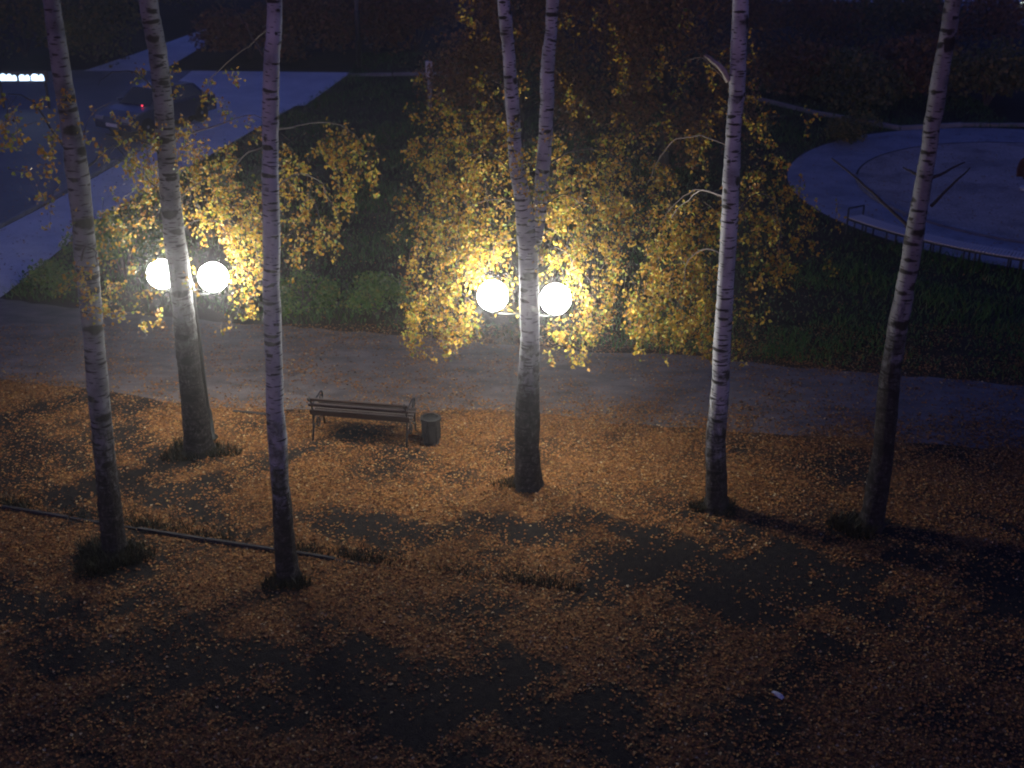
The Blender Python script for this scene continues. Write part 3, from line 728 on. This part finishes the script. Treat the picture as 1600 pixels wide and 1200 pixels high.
# ------------------------------------------------------------------ street lamps
def lamp(label, base, globes, zc, rg=0.245):
    root = empty('street_lamp', base); tag(root, label, 'street lamp', 'lit twin-globe street lamps')
    o = base
    za = zc - rg - 0.06
    MB().lathe([(0.13, 0), (0.13, 0.05), (0.085, 0.08), (0.075, 0.55), (0.05, 0.62), (0.042, 1.0), (0.036, za), (0.05, za + 0.01), (0.05, za + 0.07), (0.03, za + 0.1), (0.035, za + 0.16), (0.008, za + 0.24)], 14).build('pole', M['pole'], root, True)
    g0, g1 = [Vector((g[0] - o.x, g[1] - o.y, 0)) for g in globes]
    MB().tube([g0 + Vector((0, 0, za)), g0 * .5 + Vector((0, 0, za)), Vector((0, 0, za)), g1 * .5 + Vector((0, 0, za)), g1 + Vector((0, 0, za))], 0.014, 8).build('cross_arm', M['pole'], root, True)
    for g in (g0, g1):
        MB().lathe([(0.02, za - 0.02), (0.06, za), (0.085, za + 0.05), (0.085, za + 0.075)], 14, (g.x, g.y, 0)).build('globe_holder', M['pole'], root, True)
        bm = bmesh.new(); bmesh.ops.create_icosphere(bm, subdivisions=3, radius=rg)
        me = bpy.data.meshes.new('globe'); bm.to_mesh(me); bm.free()
        for p in me.polygons: p.use_smooth = True
        go = link('globe', me, M['globe'], root); go.location = (g.x, g.y, zc)
    return root
def globe_xy(px, py, zc):
    p = G(px, py, zc); return (p.x, p.y)
LZ = 3.05
l1 = Vector((-5.345, 19.14, 0)); l2 = Vector((0.2, 18.2, 0))
lamp('lit lamp post with two globes on the left, half hidden by the leaning birch', l1, [globe_xy(253, 428, LZ), globe_xy(333, 433, LZ)], LZ)
lamp('lit lamp post with two globes hidden behind the double-stemmed birch', l2, [globe_xy(770, 462, LZ), globe_xy(868, 467, LZ)], LZ)

# ------------------------------------------------------------------ bench and bin
def park_bench():
    loc = Vector((-2.63, 19.22, 0)); root = empty('park_bench', loc, R(-10))
    tag(root, 'dark slatted bench with scrolled iron sides, beside the litter bin', 'bench')
    L = 1.80
    # local +Y faces the path, the backrest is on the camera side
    for i in range(5):
        MB().box((0, -0.11 + i * 0.098, 0.44 + 0.012 * i), (L, 0.075, 0.032)).build('seat_slat', M['seat'], root)
    rot = Matrix.Rotation(R(-16), 3, 'X')
    for i, (z, hgt) in enumerate(((0.525, 0.11), (0.685, 0.055), (0.81, 0.055))):
        MB().box((0, -0.19 - (z - 0.45) * 0.29, z), (L, 0.03, hgt), Matrix.Rotation(R(16), 3, 'X')).build('back_slat', M['slat'], root)
    for s in (-1, 1):
        x = s * (L / 2 - 0.05); mb = MB()
        mb.tube([(x, -0.30, 0.0), (x, -0.235, 0.2), (x, -0.185, 0.44), (x, -0.225, 0.62), (x, -0.275, 0.80), (x, -0.33, 0.86), (x, -0.36, 0.83), (x, -0.345, 0.80)], 0.019, 8)
        mb.tube([(x, 0.38, 0.0), (x, 0.33, 0.2), (x, 0.34, 0.40), (x, 0.33, 0.47), (x, 0.10, 0.42), (x, -0.19, 0.41)], 0.019, 8)
        fr = mb.build('side_frame', M['iron'], root, True)
        sc = [(x, -0.235, 0.64)]
        for k in range(26):
            a = math.pi * 0.5 - k * 0.30; q = 0.10 - 0.0028 * k
            sc.append((x, 0.27 + q * math.cos(a), 0.60 + q * math.sin(a) * 1.05))
        MB().tube(interp_path([sc[0], (x, 0.0, 0.70)] + sc[1:], 70), 0.015, 7).build('armrest', M['iron'], fr, True)
        sp = [(x, 0.06 + (0.13 - 0.0045 * k) * math.cos(k * 0.42 + .4), 0.22 + (0.15 - 0.005 * k) * math.sin(k * 0.42 + .4)) for k in range(26)]
        MB().tube(sp, 0.012, 6).build('scroll', M['iron'], fr, True)
        MB().tube([(x, -0.235, 0.2), (x, -0.07, 0.24)], 0.012, 6).build('brace', M['iron'], fr, True)
        MB().tube([(x, 0.19, 0.24), (x, 0.33, 0.2)], 0.012, 6).build('brace', M['iron'], fr, True)
    MB().tube([(-L / 2 + .05, 0.05, 0.395), (L / 2 - .05, 0.05, 0.395)], 0.014, 7).build('stretcher', M['iron'], root, True)
park_bench()

def litter_bin():
    loc = Vector((-1.42, 18.98, 0)); root = empty('litter_bin', loc, R(8))
    tag(root, 'small dark eight-sided litter bin standing right of the bench', 'litter bin')
    n = 8; a0 = R(22.5)
    MB().lathe([(0.135, 0.04), (0.145, 0.06), (0.175, 0.45), (0.175, 0.47)], n, a0=a0).build('body', M['bin'], root)
    MB().lathe([(0.15, 0.0), (0.15, 0.035), (0.13, 0.05)], n, a0=a0).build('base', M['bin'], root)
    V = []; F = []
    for r0, z in ((0.19, 0.465), (0.19, 0.515), (0.145, 0.52), (0.14, 0.40)):
        for i in range(n):
            a = a0 + 2 * math.pi * i / n; V.append((r0 * math.cos(a), r0 * math.sin(a), z))
    for j in range(3):
        for i in range(n):
            k = (i + 1) % n; F.append((j * n + i, j * n + k, (j + 1) * n + k, (j + 1) * n + i))
    rim = MB().add(V, F).build('rim', M['bin'], root)
    MB().lathe([(0.139, 0.474), (0.139, 0.480)], n, a0=a0).build('mouth_shade_disc', M['black'], root)  # black disc under the rim stands in for shade in the hollow
    for i in range(n):
        a = a0 + 2 * math.pi * (i + .5) / n
        rr = 0.157
        MB().box((rr * math.cos(a), rr * math.sin(a), 0.25), (0.075, 0.02, 0.30), Matrix.Rotation(a + math.pi / 2, 3, 'Z')).build('side_panel', M['bin'], root)
litter_bin()

# ------------------------------------------------------------------ round playground bench
def curved_bench():
    a0, a1 = R(209.5), R(262); r0, r1 = 7.98, 8.48
    base = Vector((PC.x + r1 * math.cos(a0), PC.y + r1 * math.sin(a0), 0))
    root = empty('curved_bench', base); tag(root, 'long curved slatted bench round the edge of the playground plaza', 'bench')
    c = PC - base
    n = 92
    mb = MB().box((0, 0, 0), (0.50, 0.062, 0.03)); me = py_mesh('slat', mb.V, mb.F); me.materials.append(M['pale_slat'])
    for i in range(n):
        a = a0 + (a1 - a0) * (i + .5) / n
        o = link('slat', me, None, root); o.location = (c.x + (r0 + r1) / 2 * math.cos(a), c.y + (r0 + r1) / 2 * math.sin(a), 0.455)
        o.rotation_euler = (0, 0, a)
    for rr in (r0 + .03, r1 - .03):
        pts = [(c.x + rr * math.cos(a), c.y + rr * math.sin(a), 0.41) for a in np.linspace(a0, a1, 50)]
        MB().tube(pts, 0.028, 6).build('rail', M['iron'], root, True)
    for a in np.linspace(a0 + .03, a1 - .02, 8):
        for da in (0, .032):
            for rr in (r0 + .03, r1 - .03):
                x, y = c.x + rr * math.cos(a + da), c.y + rr * math.sin(a + da)
                MB().tube([(x, y, 0), (x, y, 0.41)], 0.022, 6).build('leg', M['iron'], root, True)
    # square hoop at the free end
    for aa in (a0 + .004,):
        x0, y0 = c.x + (r1 + .02) * math.cos(aa), c.y + (r1 + .02) * math.sin(aa); x1, y1 = c.x + (r0 - .02) * math.cos(aa), c.y + (r0 - .02) * math.sin(aa)
        MB().tube([(x0, y0, 0), (x0, y0, .70), (x0, y0, .72), (x1, y1, .72), (x1, y1, .70), (x1, y1, .38)], 0.024, 6).build('arm_hoop', M['iron'], root)
curved_bench()

def spring_rocker():
    base = G(1606, 296); base.z = 0.008
    root = empty('spring_rocker', base, R(20)); tag(root, 'rust-coloured play rocker at the right edge, on the playground sand', 'play equipment')
    MB().lathe([(0.24, 0), (0.24, 0.05), (0.2, 0.07)], 16).build('base', M['white'], root)
    sp = [(0.09 * math.cos(t), 0.09 * math.sin(t), 0.07 + 0.28 * t / 25) for t in np.linspace(0, 25, 100)]
    MB().tube(sp, 0.014, 6).build('spring', M['white'], root, True)
    prof = [(-.38, .38), (-.42, .62), (-.36, .86), (-.22, .95), (-.12, .80), (0, .66), (.16, .64), (.30, .78), (.40, .74), (.38, .52), (.24, .38), (0, .34)]
    for y in (-.13, .13):
        n = len(prof); V = [(x, y - .012, z) for x, z in prof] + [(x, y + .012, z) for x, z in prof]
        F = [tuple(range(n)), tuple(range(2 * n - 1, n - 1, -1))] + [(i, n + i, n + (i + 1) % n, (i + 1) % n) for i in range(n)]
        MB().add(V, F).build('side_panel', M['rust'], root)
    MB().box((0.05, 0, 0.60), (0.34, 0.24, 0.03)).build('seat', M['rust'], root)
    MB().tube([(-.22, -.22, .80), (-.22, .22, .80)], .015, 8).build('handle', M['iron'], root, True)
spring_rocker()

# ------------------------------------------------------------------ posts, sign, distant lamp
def marker_post():
    b = Vector((-3.08, 45.85, 0)); root = empty('marker_post', b); tag(root, 'pale concrete post with thicker white head, standing on the far lawn', 'post')
    MB().box((0, 0, 0.6), (0.15, 0.15, 1.2)).build('post', M['postconc'], root)
    MB().box((0, 0, 1.5), (0.25, 0.2, 0.62)).build('head', M['white'], root)
marker_post()
def utility_pole(b, label, h, lampon=False):
    root = empty('utility_pole', b); tag(root, label, 'pole')
    MB().lathe([(0.12, 0), (0.11, 2.4), (0.10, 2.42)], 12).build('sleeve', M['pole'], root, True)
    MB().lathe([(0.085, 2.38), (0.06, h)], 12).build('shaft', M['steel'], root, True)
    MB().tube([(0, 0, h - .05), (0, -.5, h + .15), (0, -1.1, h + .2)], 0.035, 8).build('arm', M['steel'], root, True)
    MB().box((0, -1.3, h + .2), (0.22, 0.5, 0.1)).build('lantern', M['steel'], root)
utility_pole(Vector((-6.72, 54.5, 0)), 'thin grey pole rising from the far lawn behind the pavement', 8.5)

def led_sign():
    b = Vector((-18.35, 46.0, 0)); root = empty('lit_sign', b); tag(root, 'row of glaring blue-white letters at the left edge, across the street', 'sign')
    zc = 1.20
    MB().box((0, 0.06, zc), (2.0, 0.08, 0.42)).build('panel', M['panel'], root)
    for x in (-.95, .95):
        MB().box((x * .9, 0.1, 0.5), (0.08, 0.08, 1.0)).build('post', M['iron'], root)
    # three short groups of rounded block letters, too glaring to read
    x = -0.78
    for w, h in ((.26, .30), (.20, .29), (.16, .24), (None, .09), (.24, .26), (.16, .25), (None, .05), (.30, .29), (.18, .27)):
        if w is None: x += h; continue
        h *= .85; w *= .95
        pr = [(0, 0), (w, 0), (w, h * .72), (w * .72, h), (w * .3, h), (0, h * .75)]; n = 6
        V = [(x + a, 0.0, zc - .14 + z) for a, z in pr] + [(x + a, 0.018, zc - .14 + z) for a, z in pr]
        F = [tuple(range(n)), tuple(range(2 * n - 1, n - 1, -1))] + [(i, n + i, n + (i + 1) % n, (i + 1) % n) for i in range(n)]
        MB().add(V, F).build('letter', M['led'], root); x += w + .012
led_sign()

def far_lamp(b, h, label):
    root = empty('garden_lamp', b); tag(root, label, 'street lamp')
    MB().lathe([(0.06, 0), (0.04, h - .1), (0.07, h - .08), (0.07, h - .05)], 10).build('pole', M['pole'], root, True)
    bm = bmesh.new(); bmesh.ops.create_icosphere(bm, subdivisions=2, radius=0.10)
    me = bpy.data.meshes.new('bulb'); bm.to_mesh(me); bm.free(); o = link('bulb', me, M['smalllamp'], root); o.location = (0, 0, h)
far_lamp(Vector((W(88, 47, 53).x, 53, 0)), W(88, 47, 53).z, 'tiny distant lamp glimmering at upper left above the street')
far_lamp(Vector((W(1598, 3, 74).x, 74, 0)), W(1598, 3, 74).z, 'tiny distant lamp glimmering in the upper right corner')

# ------------------------------------------------------------------ parked cars
def car(loc, rz, label, paint, extra=None):
    root = empty('parked_car', loc, rz); tag(root, label, 'car')
    Lh, Wd = 2.15, 0.86
    # side profile (y along the car, front at +y) lofted across the width
    lower = [(-2.15, .32), (-2.18, .62), (-2.12, .86), (-1.75, .92), (-0.9, .94), (.9, .92), (1.6, .84), (2.05, .70), (2.15, .52), (2.12, .30)]
    xs = [(-Wd, .93), (-Wd * .96, 1.0), (0, 1.03), (Wd * .96, 1.0), (Wd, .93)]
    V = []; F = []
    n = len(lower)
    for x, k in xs:
        for y, z in lower: V.append((x, y * (0.97 if abs(x) > .8 else 1), .32 + (z - .32) * k))
    for i in range(len(xs) - 1):
        for j in range(n - 1): F.append((i * n + j, i * n + j + 1, (i + 1) * n + j + 1, (i + 1) * n + j))
    F.append(tuple(range(n - 1, -1, -1))); F.append(tuple((len(xs) - 1) * n + j for j in range(n)))
    body = MB().add(V, F).build('body', paint, root, False)
    cab = [(-1.72, .90), (-1.25, 1.38), (-.35, 1.46), (.35, 1.42), (1.02, .90)]
    V = []; F = []; m = len(cab)
    for s in (-1, 1):
        for y, z in cab: V.append((s * (.80 - (z - .9) * .24), y, z))
    for j in range(m - 1): F.append((j, j + 1, m + j + 1, m + j))
    F += [tuple(range(m - 1, -1, -1)), tuple(range(m, 2 * m))]
    MB().add(V, F).build('cabin', paint, root)
    def pane(pts, name): # slightly proud glass
        c = sum((Vector(p) for p in pts), Vector()) / len(pts); nn = (Vector(pts[1]) - Vector(pts[0])).cross(Vector(pts[2]) - Vector(pts[0])).normalized()
        if nn.dot(c - Vector((0, -.2, 1.0))) < 0: nn = -nn
        P = [c + (Vector(p) - c) * .9 for p in pts]; k = len(P)
        V = [p + nn * .012 for p in P] + [p - nn * .004 for p in P]
        MB().add(V, [tuple(range(k)), tuple(range(2 * k - 1, k - 1, -1))] + [(i, (i + 1) % k, k + (i + 1) % k, k + i) for i in range(k)]).build(name, M['glass'], root)
    X = lambda z: .80 - (z - .9) * .24
    pane([(-X(.94), 1.0, .93), (X(.94), 1.0, .93), (X(1.42), .36, 1.42), (-X(1.42), .36, 1.42)], 'windscreen')
    pane([(-X(.94), -1.70, .93), (X(.94), -1.70, .93), (X(1.38), -1.26, 1.37), (-X(1.38), -1.26, 1.37)], 'rear_window')
    for s in (-1, 1):
        pane([(s * X(.95), .92, .95), (s * X(.95), -.28, .95), (s * X(1.42), -.28, 1.42), (s * X(1.40), .36, 1.40)], 'side_window')
        pane([(s * X(.95), -.34, .95), (s * X(.95), -1.55, .95), (s * X(1.35), -1.2, 1.35), (s * X(1.42), -.34, 1.43)], 'side_window')
        MB().box((s * .92, .78, 1.0), (.16, .10, .12)).build('mirror', paint, root)
        MB().box((s * .62, 2.06, .66), (.34, .10, .13)).build('headlight', M['headlamp'], root)
        MB().box((s * .64, -2.12, .78), (.32, .08, .14)).build('tail_light', M['taillamp'], root)
        for y in (-1.32, 1.32):
            V = MB().lathe([(.20, -.10), (.31, -.10), (.325, -.05), (.325, .05), (.31, .10), (.20, .10)], 20)
            rotm = Matrix.Rotation(R(90), 3, 'Y')
            w = MB().add([rotm @ v + Vector((s * .78, y, .325)) for v in V.V], V.F).build('wheel', M['tyre'], root, True)
            V = MB().lathe([(.20, -.104), (.19, .0), (.05, .104), (.02, .11)], 14)
            MB().add([Matrix.Rotation(R(90 * s), 3, 'Y') @ v + Vector((s * .785, y, .325)) for v in V.V], V.F).build('rim', M['rim'], w, True)
    MB().box((0, 2.14, .46), (.52, .03, .11)).build('number_plate', M['plate'], root)
    if extra is not None: # alarm light glowing at the foot of the windscreen
        q = Matrix.Rotation(-rz, 3, 'Z') @ (extra - loc)
        MB().box(q, (.05, .04, .035)).build('warning_light', M['redled'], root)
    return root
car(Vector((-12.6, 43.2, .008)), R(150), 'dark blue parked car with a tiny red light, in the street at upper left', M['carpaint'], extra=W(222, 165, 42.1))

# ------------------------------------------------------------------ shrubs and far trees
def shrub(label, base, rad, h, n, mat, seed, leaf=0.09, cat='shrub', name='shrub', group=None, lobes=9):
    r_ = np.random.default_rng(seed); root = empty(name, base); tag(root, label, cat, group)
    mb = MB()
    for k in range(6):
        a = k * 1.05 + r_.random(); q = rad * (.3 + .35 * r_.random())
        mb.tube(interp_path([(0.05 * math.cos(a), 0.05 * math.sin(a), -.03), (.4 * q * math.cos(a), .4 * q * math.sin(a), .45 * h), (q * math.cos(a), q * math.sin(a), .85 * h)], 6), np.linspace(.035, .008, 6), 5)
    mb.build('stems', M['twig'], root)
    L = r_.normal(0, 1, (lobes, 3)); L /= np.linalg.norm(L, axis=1)[:, None]; L[:, 2] = np.abs(L[:, 2])
    cen = L * np.array([rad * .62, rad * .62, h * .55]) + np.array([0, 0, h * .34])
    pick = r_.integers(0, lobes, n)
    d = r_.normal(0, 1, (n, 3)); d /= np.linalg.norm(d, axis=1)[:, None]
    P = cen[pick] + d * (r_.random(n) ** .45)[:, None] * np.array([rad * .48, rad * .48, h * .34])
    P[:, 2] = np.maximum(P[:, 2], 0.04 + .1 * r_.random(n))
    V, F = leaf_cloud(P, leaf, r_=r_, droop=.1)
    o = link('foliage', np_mesh('foliage', V, F), M[mat], root); tag(o, kind='stuff')
    return root
shrub('low green weedy bush at the path edge, left of its twin', Vector((-4.62, 25.3, 0)), .85, .85, 1500, 'green_leaf', 1, .075)
shrub('low green weedy bush at the path edge, right of its twin', Vector((-3.0, 25.1, 0)), .9, .8, 1500, 'green_leaf', 2, .075)
shrub('spreading green bush tinged yellow beside the pale pavement at left', Vector((-9.3, 27.6, 0)), 1.5, 1.3, 3800, 'green_leaf', 3, .085)
shrub('small green bush low at the corner of the pale pavement and path', Vector((-10.7, 26.6, 0)), .8, .6, 1200, 'green_leaf', 4, .075)
shrub('dark bush at the far-left rim of the playground plaza', Vector((11.6, 41.0, 0)), 1.0, .9, 1600, 'olive_leaf', 5, .09)
far = [ # px, py of the foot, Y from ground; radius, height, material, label
    ((150, 96), 3.4, 3.2, 'olive_leaf', 'olive thicket at upper left beside the distant side path'),
    ((40, 88), 3.6, 3.6, 'olive_leaf', 'dark olive thicket above the lit letters at upper left'),
    ((390, 92), 2.6, 2.2, 'brown_leaf', 'russet bush behind the pavement, leftmost of the russet row'),
    ((470, 90), 2.6, 2.4, 'brown_leaf', 'russet bush behind the pavement, between slim birch and thin pole'),
    ((560, 84), 2.8, 2.5, 'brown_leaf', 'russet bush right behind the thin grey pole'),
    ((650, 80), 2.8, 2.7, 'brown_leaf', 'russet bush behind the pale concrete post'),
    ((300, 18), 3.6, 3.2, 'olive_leaf', 'faint dark thicket at the top edge beyond the side path'),
    ((520, 12), 4.2, 3.4, 'olive_leaf', 'faint dark thicket at the top edge above the russet bushes'),
    ((1240, 150), 2.0, 2.0, 'brown_leaf', 'dark rusty bush behind the plaza, left of the others there'),
    ((1330, 165), 2.2, 1.9, 'olive_leaf', 'dark olive bush behind the plaza kerb bend'),
    ((1420, 150), 2.4, 2.1, 'brown_leaf', 'dark rusty bush behind the plaza, left of the rightmost birch top'),
    ((1540, 165), 2.4, 2.2, 'olive_leaf', 'dark olive bush behind the plaza at the right edge'),
    ((1250, 75), 3.4, 3.0, 'brown_leaf', 'rusty thicket at upper right, just right of the dashed birch'),
    ((1390, 80), 3.2, 2.8, 'olive_leaf', 'olive thicket at upper right, between the two right birches'),
    ((1520, 85), 3.0, 2.6, 'brown_leaf', 'rusty thicket at upper right, right of the rightmost birch'),
]
for i, (pp, rad, h, mt, lb) in enumerate(far):
    b = G(*pp); shrub(lb, Vector((b.x, b.y, 0)), rad, h, 3600, mt, 100 + i, .17, lobes=14)

def far_tree(label, base, h, rad, seed, n=15000):
    """a leafy tree on the dark lawn behind the lamps: trunk, limbs, uneven crown"""
    r_ = np.random.default_rng(seed); root = empty('autumn_tree', base); tag(root, label, 'tree', 'dim autumn trees behind the lamps')
    tr = [(0, 0, -.05), (.05, 0, h * .3), (-.06, .05, h * .6), (0, 0, h * .95)]
    V, F, _ = tube_np(interp_path(tr, 14), np.linspace(.17, .04, 14), 10)
    link('trunk', np_mesh('trunk', V, F, True), M['dark_bark'], root)
    cen = []
    for k in range(22):
        a = k * 2.4 + r_.random(); t = .22 + .7 * r_.random(); q = rad * (1.05 - .55 * t) * (.5 + .5 * r_.random())
        z0 = h * t; e = np.array([q * math.cos(a), q * math.sin(a), z0 + .15 * q])
        Pb = interp_path([(0, 0, z0 * .85), tuple(e * .5 + np.array([0, 0, z0 * .5 + .1])), tuple(e)], 7)
        V, F, _ = tube_np(Pb, np.linspace(.045, .01, 7), 5)
        link('branch', np_mesh('branch', V, F, True), M['dark_bark'], root)
        cen += [e, e * .7 + np.array([0, 0, z0 * .3]), e + np.array([0, 0, -.5])]
    cen = np.array(cen); pick = r_.integers(0, len(cen), n)
    P = cen[pick] + r_.normal(0, 1, (n, 3)) * np.array([.34, .34, .42]) * rad * .36
    P = P[P[:, 2] > .3]
    V, F = leaf_cloud(P, .10, r_=r_)
    o = link('foliage', np_mesh('foliage', V, F), M['brown_leaf'], root); tag(o, kind='stuff')
far_tree('dim brown-leaved tree behind the upper stems of the double birch', Vector((0.2, 38.0, 0)), 7.0, 3.0, 1)
far_tree('dim brown-leaved tree at top centre, just left of the dashed birch', Vector((4.6, 36.5, 0)), 7.2, 3.0, 2)
far_tree('dim brown-leaved tree at top centre, farthest back', Vector((3.0, 52.0, 0)), 8.0, 3.6, 3)
far_tree('dim brown-leaved tree behind the dashed birch', Vector((8.2, 52.0, 0)), 7.0, 3.2, 4)

# ------------------------------------------------------------------ grass on the lawns
def path_y(line, x): return np.interp(x, [p[0] for p in line], [p[1] for p in line])
def grass_field():
    n = 170000
    x = rng.uniform(-16, 18, n); y = 20.5 + (58 - 20.5) * rng.random(n) ** 1.5
    ok = (y > path_y(path_far, x) + .05 + .25 * np.abs(rng.normal(0, 1, n)))
    swx = np.interp(y, [p[1] for p in sw_r], [p[0] for p in sw_r]); ok &= x > swx + .05
    ok &= (x - PC.x) ** 2 + (y - PC.y) ** 2 > 7.95 ** 2
    ok &= np.abs(x) < y * .46 + 2
    x, y = x[ok], y[ok]
    patch = np.sin(x * .9 + 1.3 * np.sin(y * .7)) * np.sin(y * .8 + 1.1 * np.sin(x * .6)) + .5 * np.sin(x * 2.7 + 2 * np.sin(y * 1.9)) * np.sin(y * 3.1)
    kk = rng.random(len(x)) < np.clip(.75 + .6 * patch, .2, 1); x, y, patch = x[kk], y[kk], patch[kk]
    P = np.stack([x, y, np.zeros(len(x))], 1)
    V, F = blades(P, .08 + .12 * np.clip(patch, 0, 1.2), .024, lean=.6)
    o = link('lawn_grass', np_mesh('lawn_grass', V, F), M['grass']); tag(o, 'rough dark green grass on the slope beyond the path', 'grass', kind='stuff')
grass_field()

def tuft(label, base, rx, ry, n, h, seed, off=(0, 0)):
    r_ = np.random.default_rng(seed)
    a = r_.random(n) * 2 * np.pi; q = np.sqrt(r_.random(n)) * (1 + .3 * np.sin(3 * a + seed))
    P = np.stack([q * rx * np.cos(a) + off[0], q * ry * np.sin(a) + off[1], np.zeros(n)], 1)
    V, F = blades(P, h, .016, lean=.45, r_=r_)
    o = link('grass_tuft', np_mesh('grass_tuft', V, F), M['dark_grass'], loc=base); tag(o, label, 'grass', 'dark grass tufts at the feet of the birches')
tuft('wide dark grass tuft round the foot of the far-left birch', b1, .52, .42, 1500, .20, 1, (-.06, -.1))
tuft('dark grass tuft round the thick foot of the leaning birch', b2, .62, .36, 1300, .13, 2, (.0, -.02))
tuft('small dark grass tuft at the foot of the slim birch', b3, .30, .24, 700, .14, 3, (0, -.08))
tuft('sparse dark grass tuft left of the double birch foot', b4, .34, .2, 420, .10, 4, (-.2, .05))
tuft('dark grass tuft at the foot of the dashed birch', b5, .34, .22, 700, .12, 5, (0, -.02))
tuft('dark bristly grass tuft left of the rightmost birch foot', b6, .36, .26, 900, .18, 6, (-.24, -.02))

def grass_strip():
    n = 5200
    kx = [-12.5, -8.17, -5.8, -3.56, -1.7, 1.2]; ky = [17.95, 16.75, 16.1, 15.5, 15.0, 14.3]
    x = rng.uniform(-9, 1.0, n); y = np.interp(x, kx, ky) + .06 + np.abs(rng.normal(0, .16, n))
    ok = rng.random(n) < np.clip(.45 + .4 * np.sin(x * 2.1 + .5) + .25 * np.sin(x * 5.3), .04, 1)
    P = np.stack([x[ok], y[ok], np.zeros(ok.sum())], 1)
    V, F = blades(P, .09, .015, lean=.5)
    o = link('kerb_grass', np_mesh('kerb_grass', V, F), M['dark_grass']); tag(o, 'strip of withered grass growing along the dark kerb', 'grass', kind='stuff')
grass_strip()

# ------------------------------------------------------------------ fallen leaves
def fallen_leaves():
    n = 760000
    x = rng.uniform(-13, 13, n); y = rng.uniform(9.5, 24.5, n)
    ok = np.abs(x) < y * .47 + 1.2; x, y = x[ok], y[ok]
    wob = .25 * np.sin(x * 3.1 + 2 * np.sin(y * 2.3)) + .2 * np.sin(y * 5.7 + 1.7 * np.sin(x * 4.1))
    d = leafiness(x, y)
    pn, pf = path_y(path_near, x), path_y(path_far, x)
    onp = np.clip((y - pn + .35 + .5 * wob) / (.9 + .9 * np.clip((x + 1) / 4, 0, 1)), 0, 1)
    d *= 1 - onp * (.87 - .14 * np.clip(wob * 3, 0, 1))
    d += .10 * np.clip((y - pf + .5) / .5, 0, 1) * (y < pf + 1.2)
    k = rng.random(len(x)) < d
    x, y = x[k], y[k]
    P = np.stack([x, y, .007 + .012 * rng.random(len(x))], 1)
    V, F = leaf_cloud(P, .039, flat=True, jit=.55)
    V[:, 2] = np.maximum(V[:, 2], .0055)
    o = link('fallen_leaves', np_mesh('fallen_leaves', V, F), M['litter']); tag(o, 'carpet of orange fallen leaves under the birches', 'leaves', kind='stuff')
    print('fallen leaves', len(x), 'crown leaves', nl)
fallen_leaves()

def blown_leaves():
    n = 9000
    x = rng.uniform(-16, 20, n); y = 21 + 22 * rng.random(n) ** 1.3
    ok = (y > path_y(path_far, x) + .4) & (np.abs(x) < y * .46 + 1)
    x, y = x[ok], y[ok]
    V, F = leaf_cloud(np.stack([x, y, .02 + .03 * rng.random(len(x))], 1), .055, flat=True)
    V[:, 2] = np.maximum(V[:, 2], .0175)
    o = link('blown_leaves', np_mesh('blown_leaves', V, F), M['litter']); tag(o, 'scattered fallen leaves blown over the slope, pavement and plaza', 'leaves', kind='stuff')
blown_leaves()

def litter_piece():
    b = G(1215, 1088); root = tag(MB().add([(-.085, -.022, .012), (-.03, -.03, .03), (.04, -.03, .022), (.085, -.026, .012), (.085, .026, .016), (.04, .03, .034), (-.03, .03, .024), (-.085, .022, .012),
                                      (-.085, -.022, .002), (-.03, -.03, .004), (.04, -.03, .004), (.085, -.026, .002), (.085, .026, .002), (.04, .03, .004), (-.03, .03, .004), (-.085, .022, .002)],
                                     [(0, 1, 6, 7), (1, 2, 5, 6), (2, 3, 4, 5), (15, 14, 9, 8), (14, 13, 10, 9), (13, 12, 11, 10)] + [(i, 8 + i, 8 + (i + 1) % 8, (i + 1) % 8) for i in range(8)]).build('litter', M['wrapper']),
                            'small pale piece of litter lying alone among dark leaves, lower right', 'litter')
    root.location = b + Vector((0, 0, .012)); root.rotation_euler = (0, 0, R(-52))
litter_piece()

# ------------------------------------------------------------------ thin haze added to give the lamps a glow
def haze():
    m, n, l, o = mat_new("lamp_glow_haze")
    v = n.new("ShaderNodeVolumePrincipled"); v.inputs["Density"].default_value = 0.0027
    v.inputs["Color"].default_value = (0.92, 0.93, 0.97, 1); v.inputs["Anisotropy"].default_value = 0.90
    l.new(v.outputs[0], o.inputs["Volume"])
    MBx = [(-152, -42, -1), (152, -42, -1), (152, 262, -1), (-152, 262, -1), (-152, -42, 15.5), (152, -42, 15.5), (152, 262, 15.5), (-152, 262, 15.5)]
    ob = link('haze', py_mesh('haze', MBx, [(3, 2, 1, 0), (4, 5, 6, 7), (0, 1, 5, 4), (1, 2, 6, 5), (2, 3, 7, 6), (3, 0, 4, 7)]), m)
    tag(ob, 'thin haze added to give the lamp globes a glow', 'haze', kind='stuff')
haze()
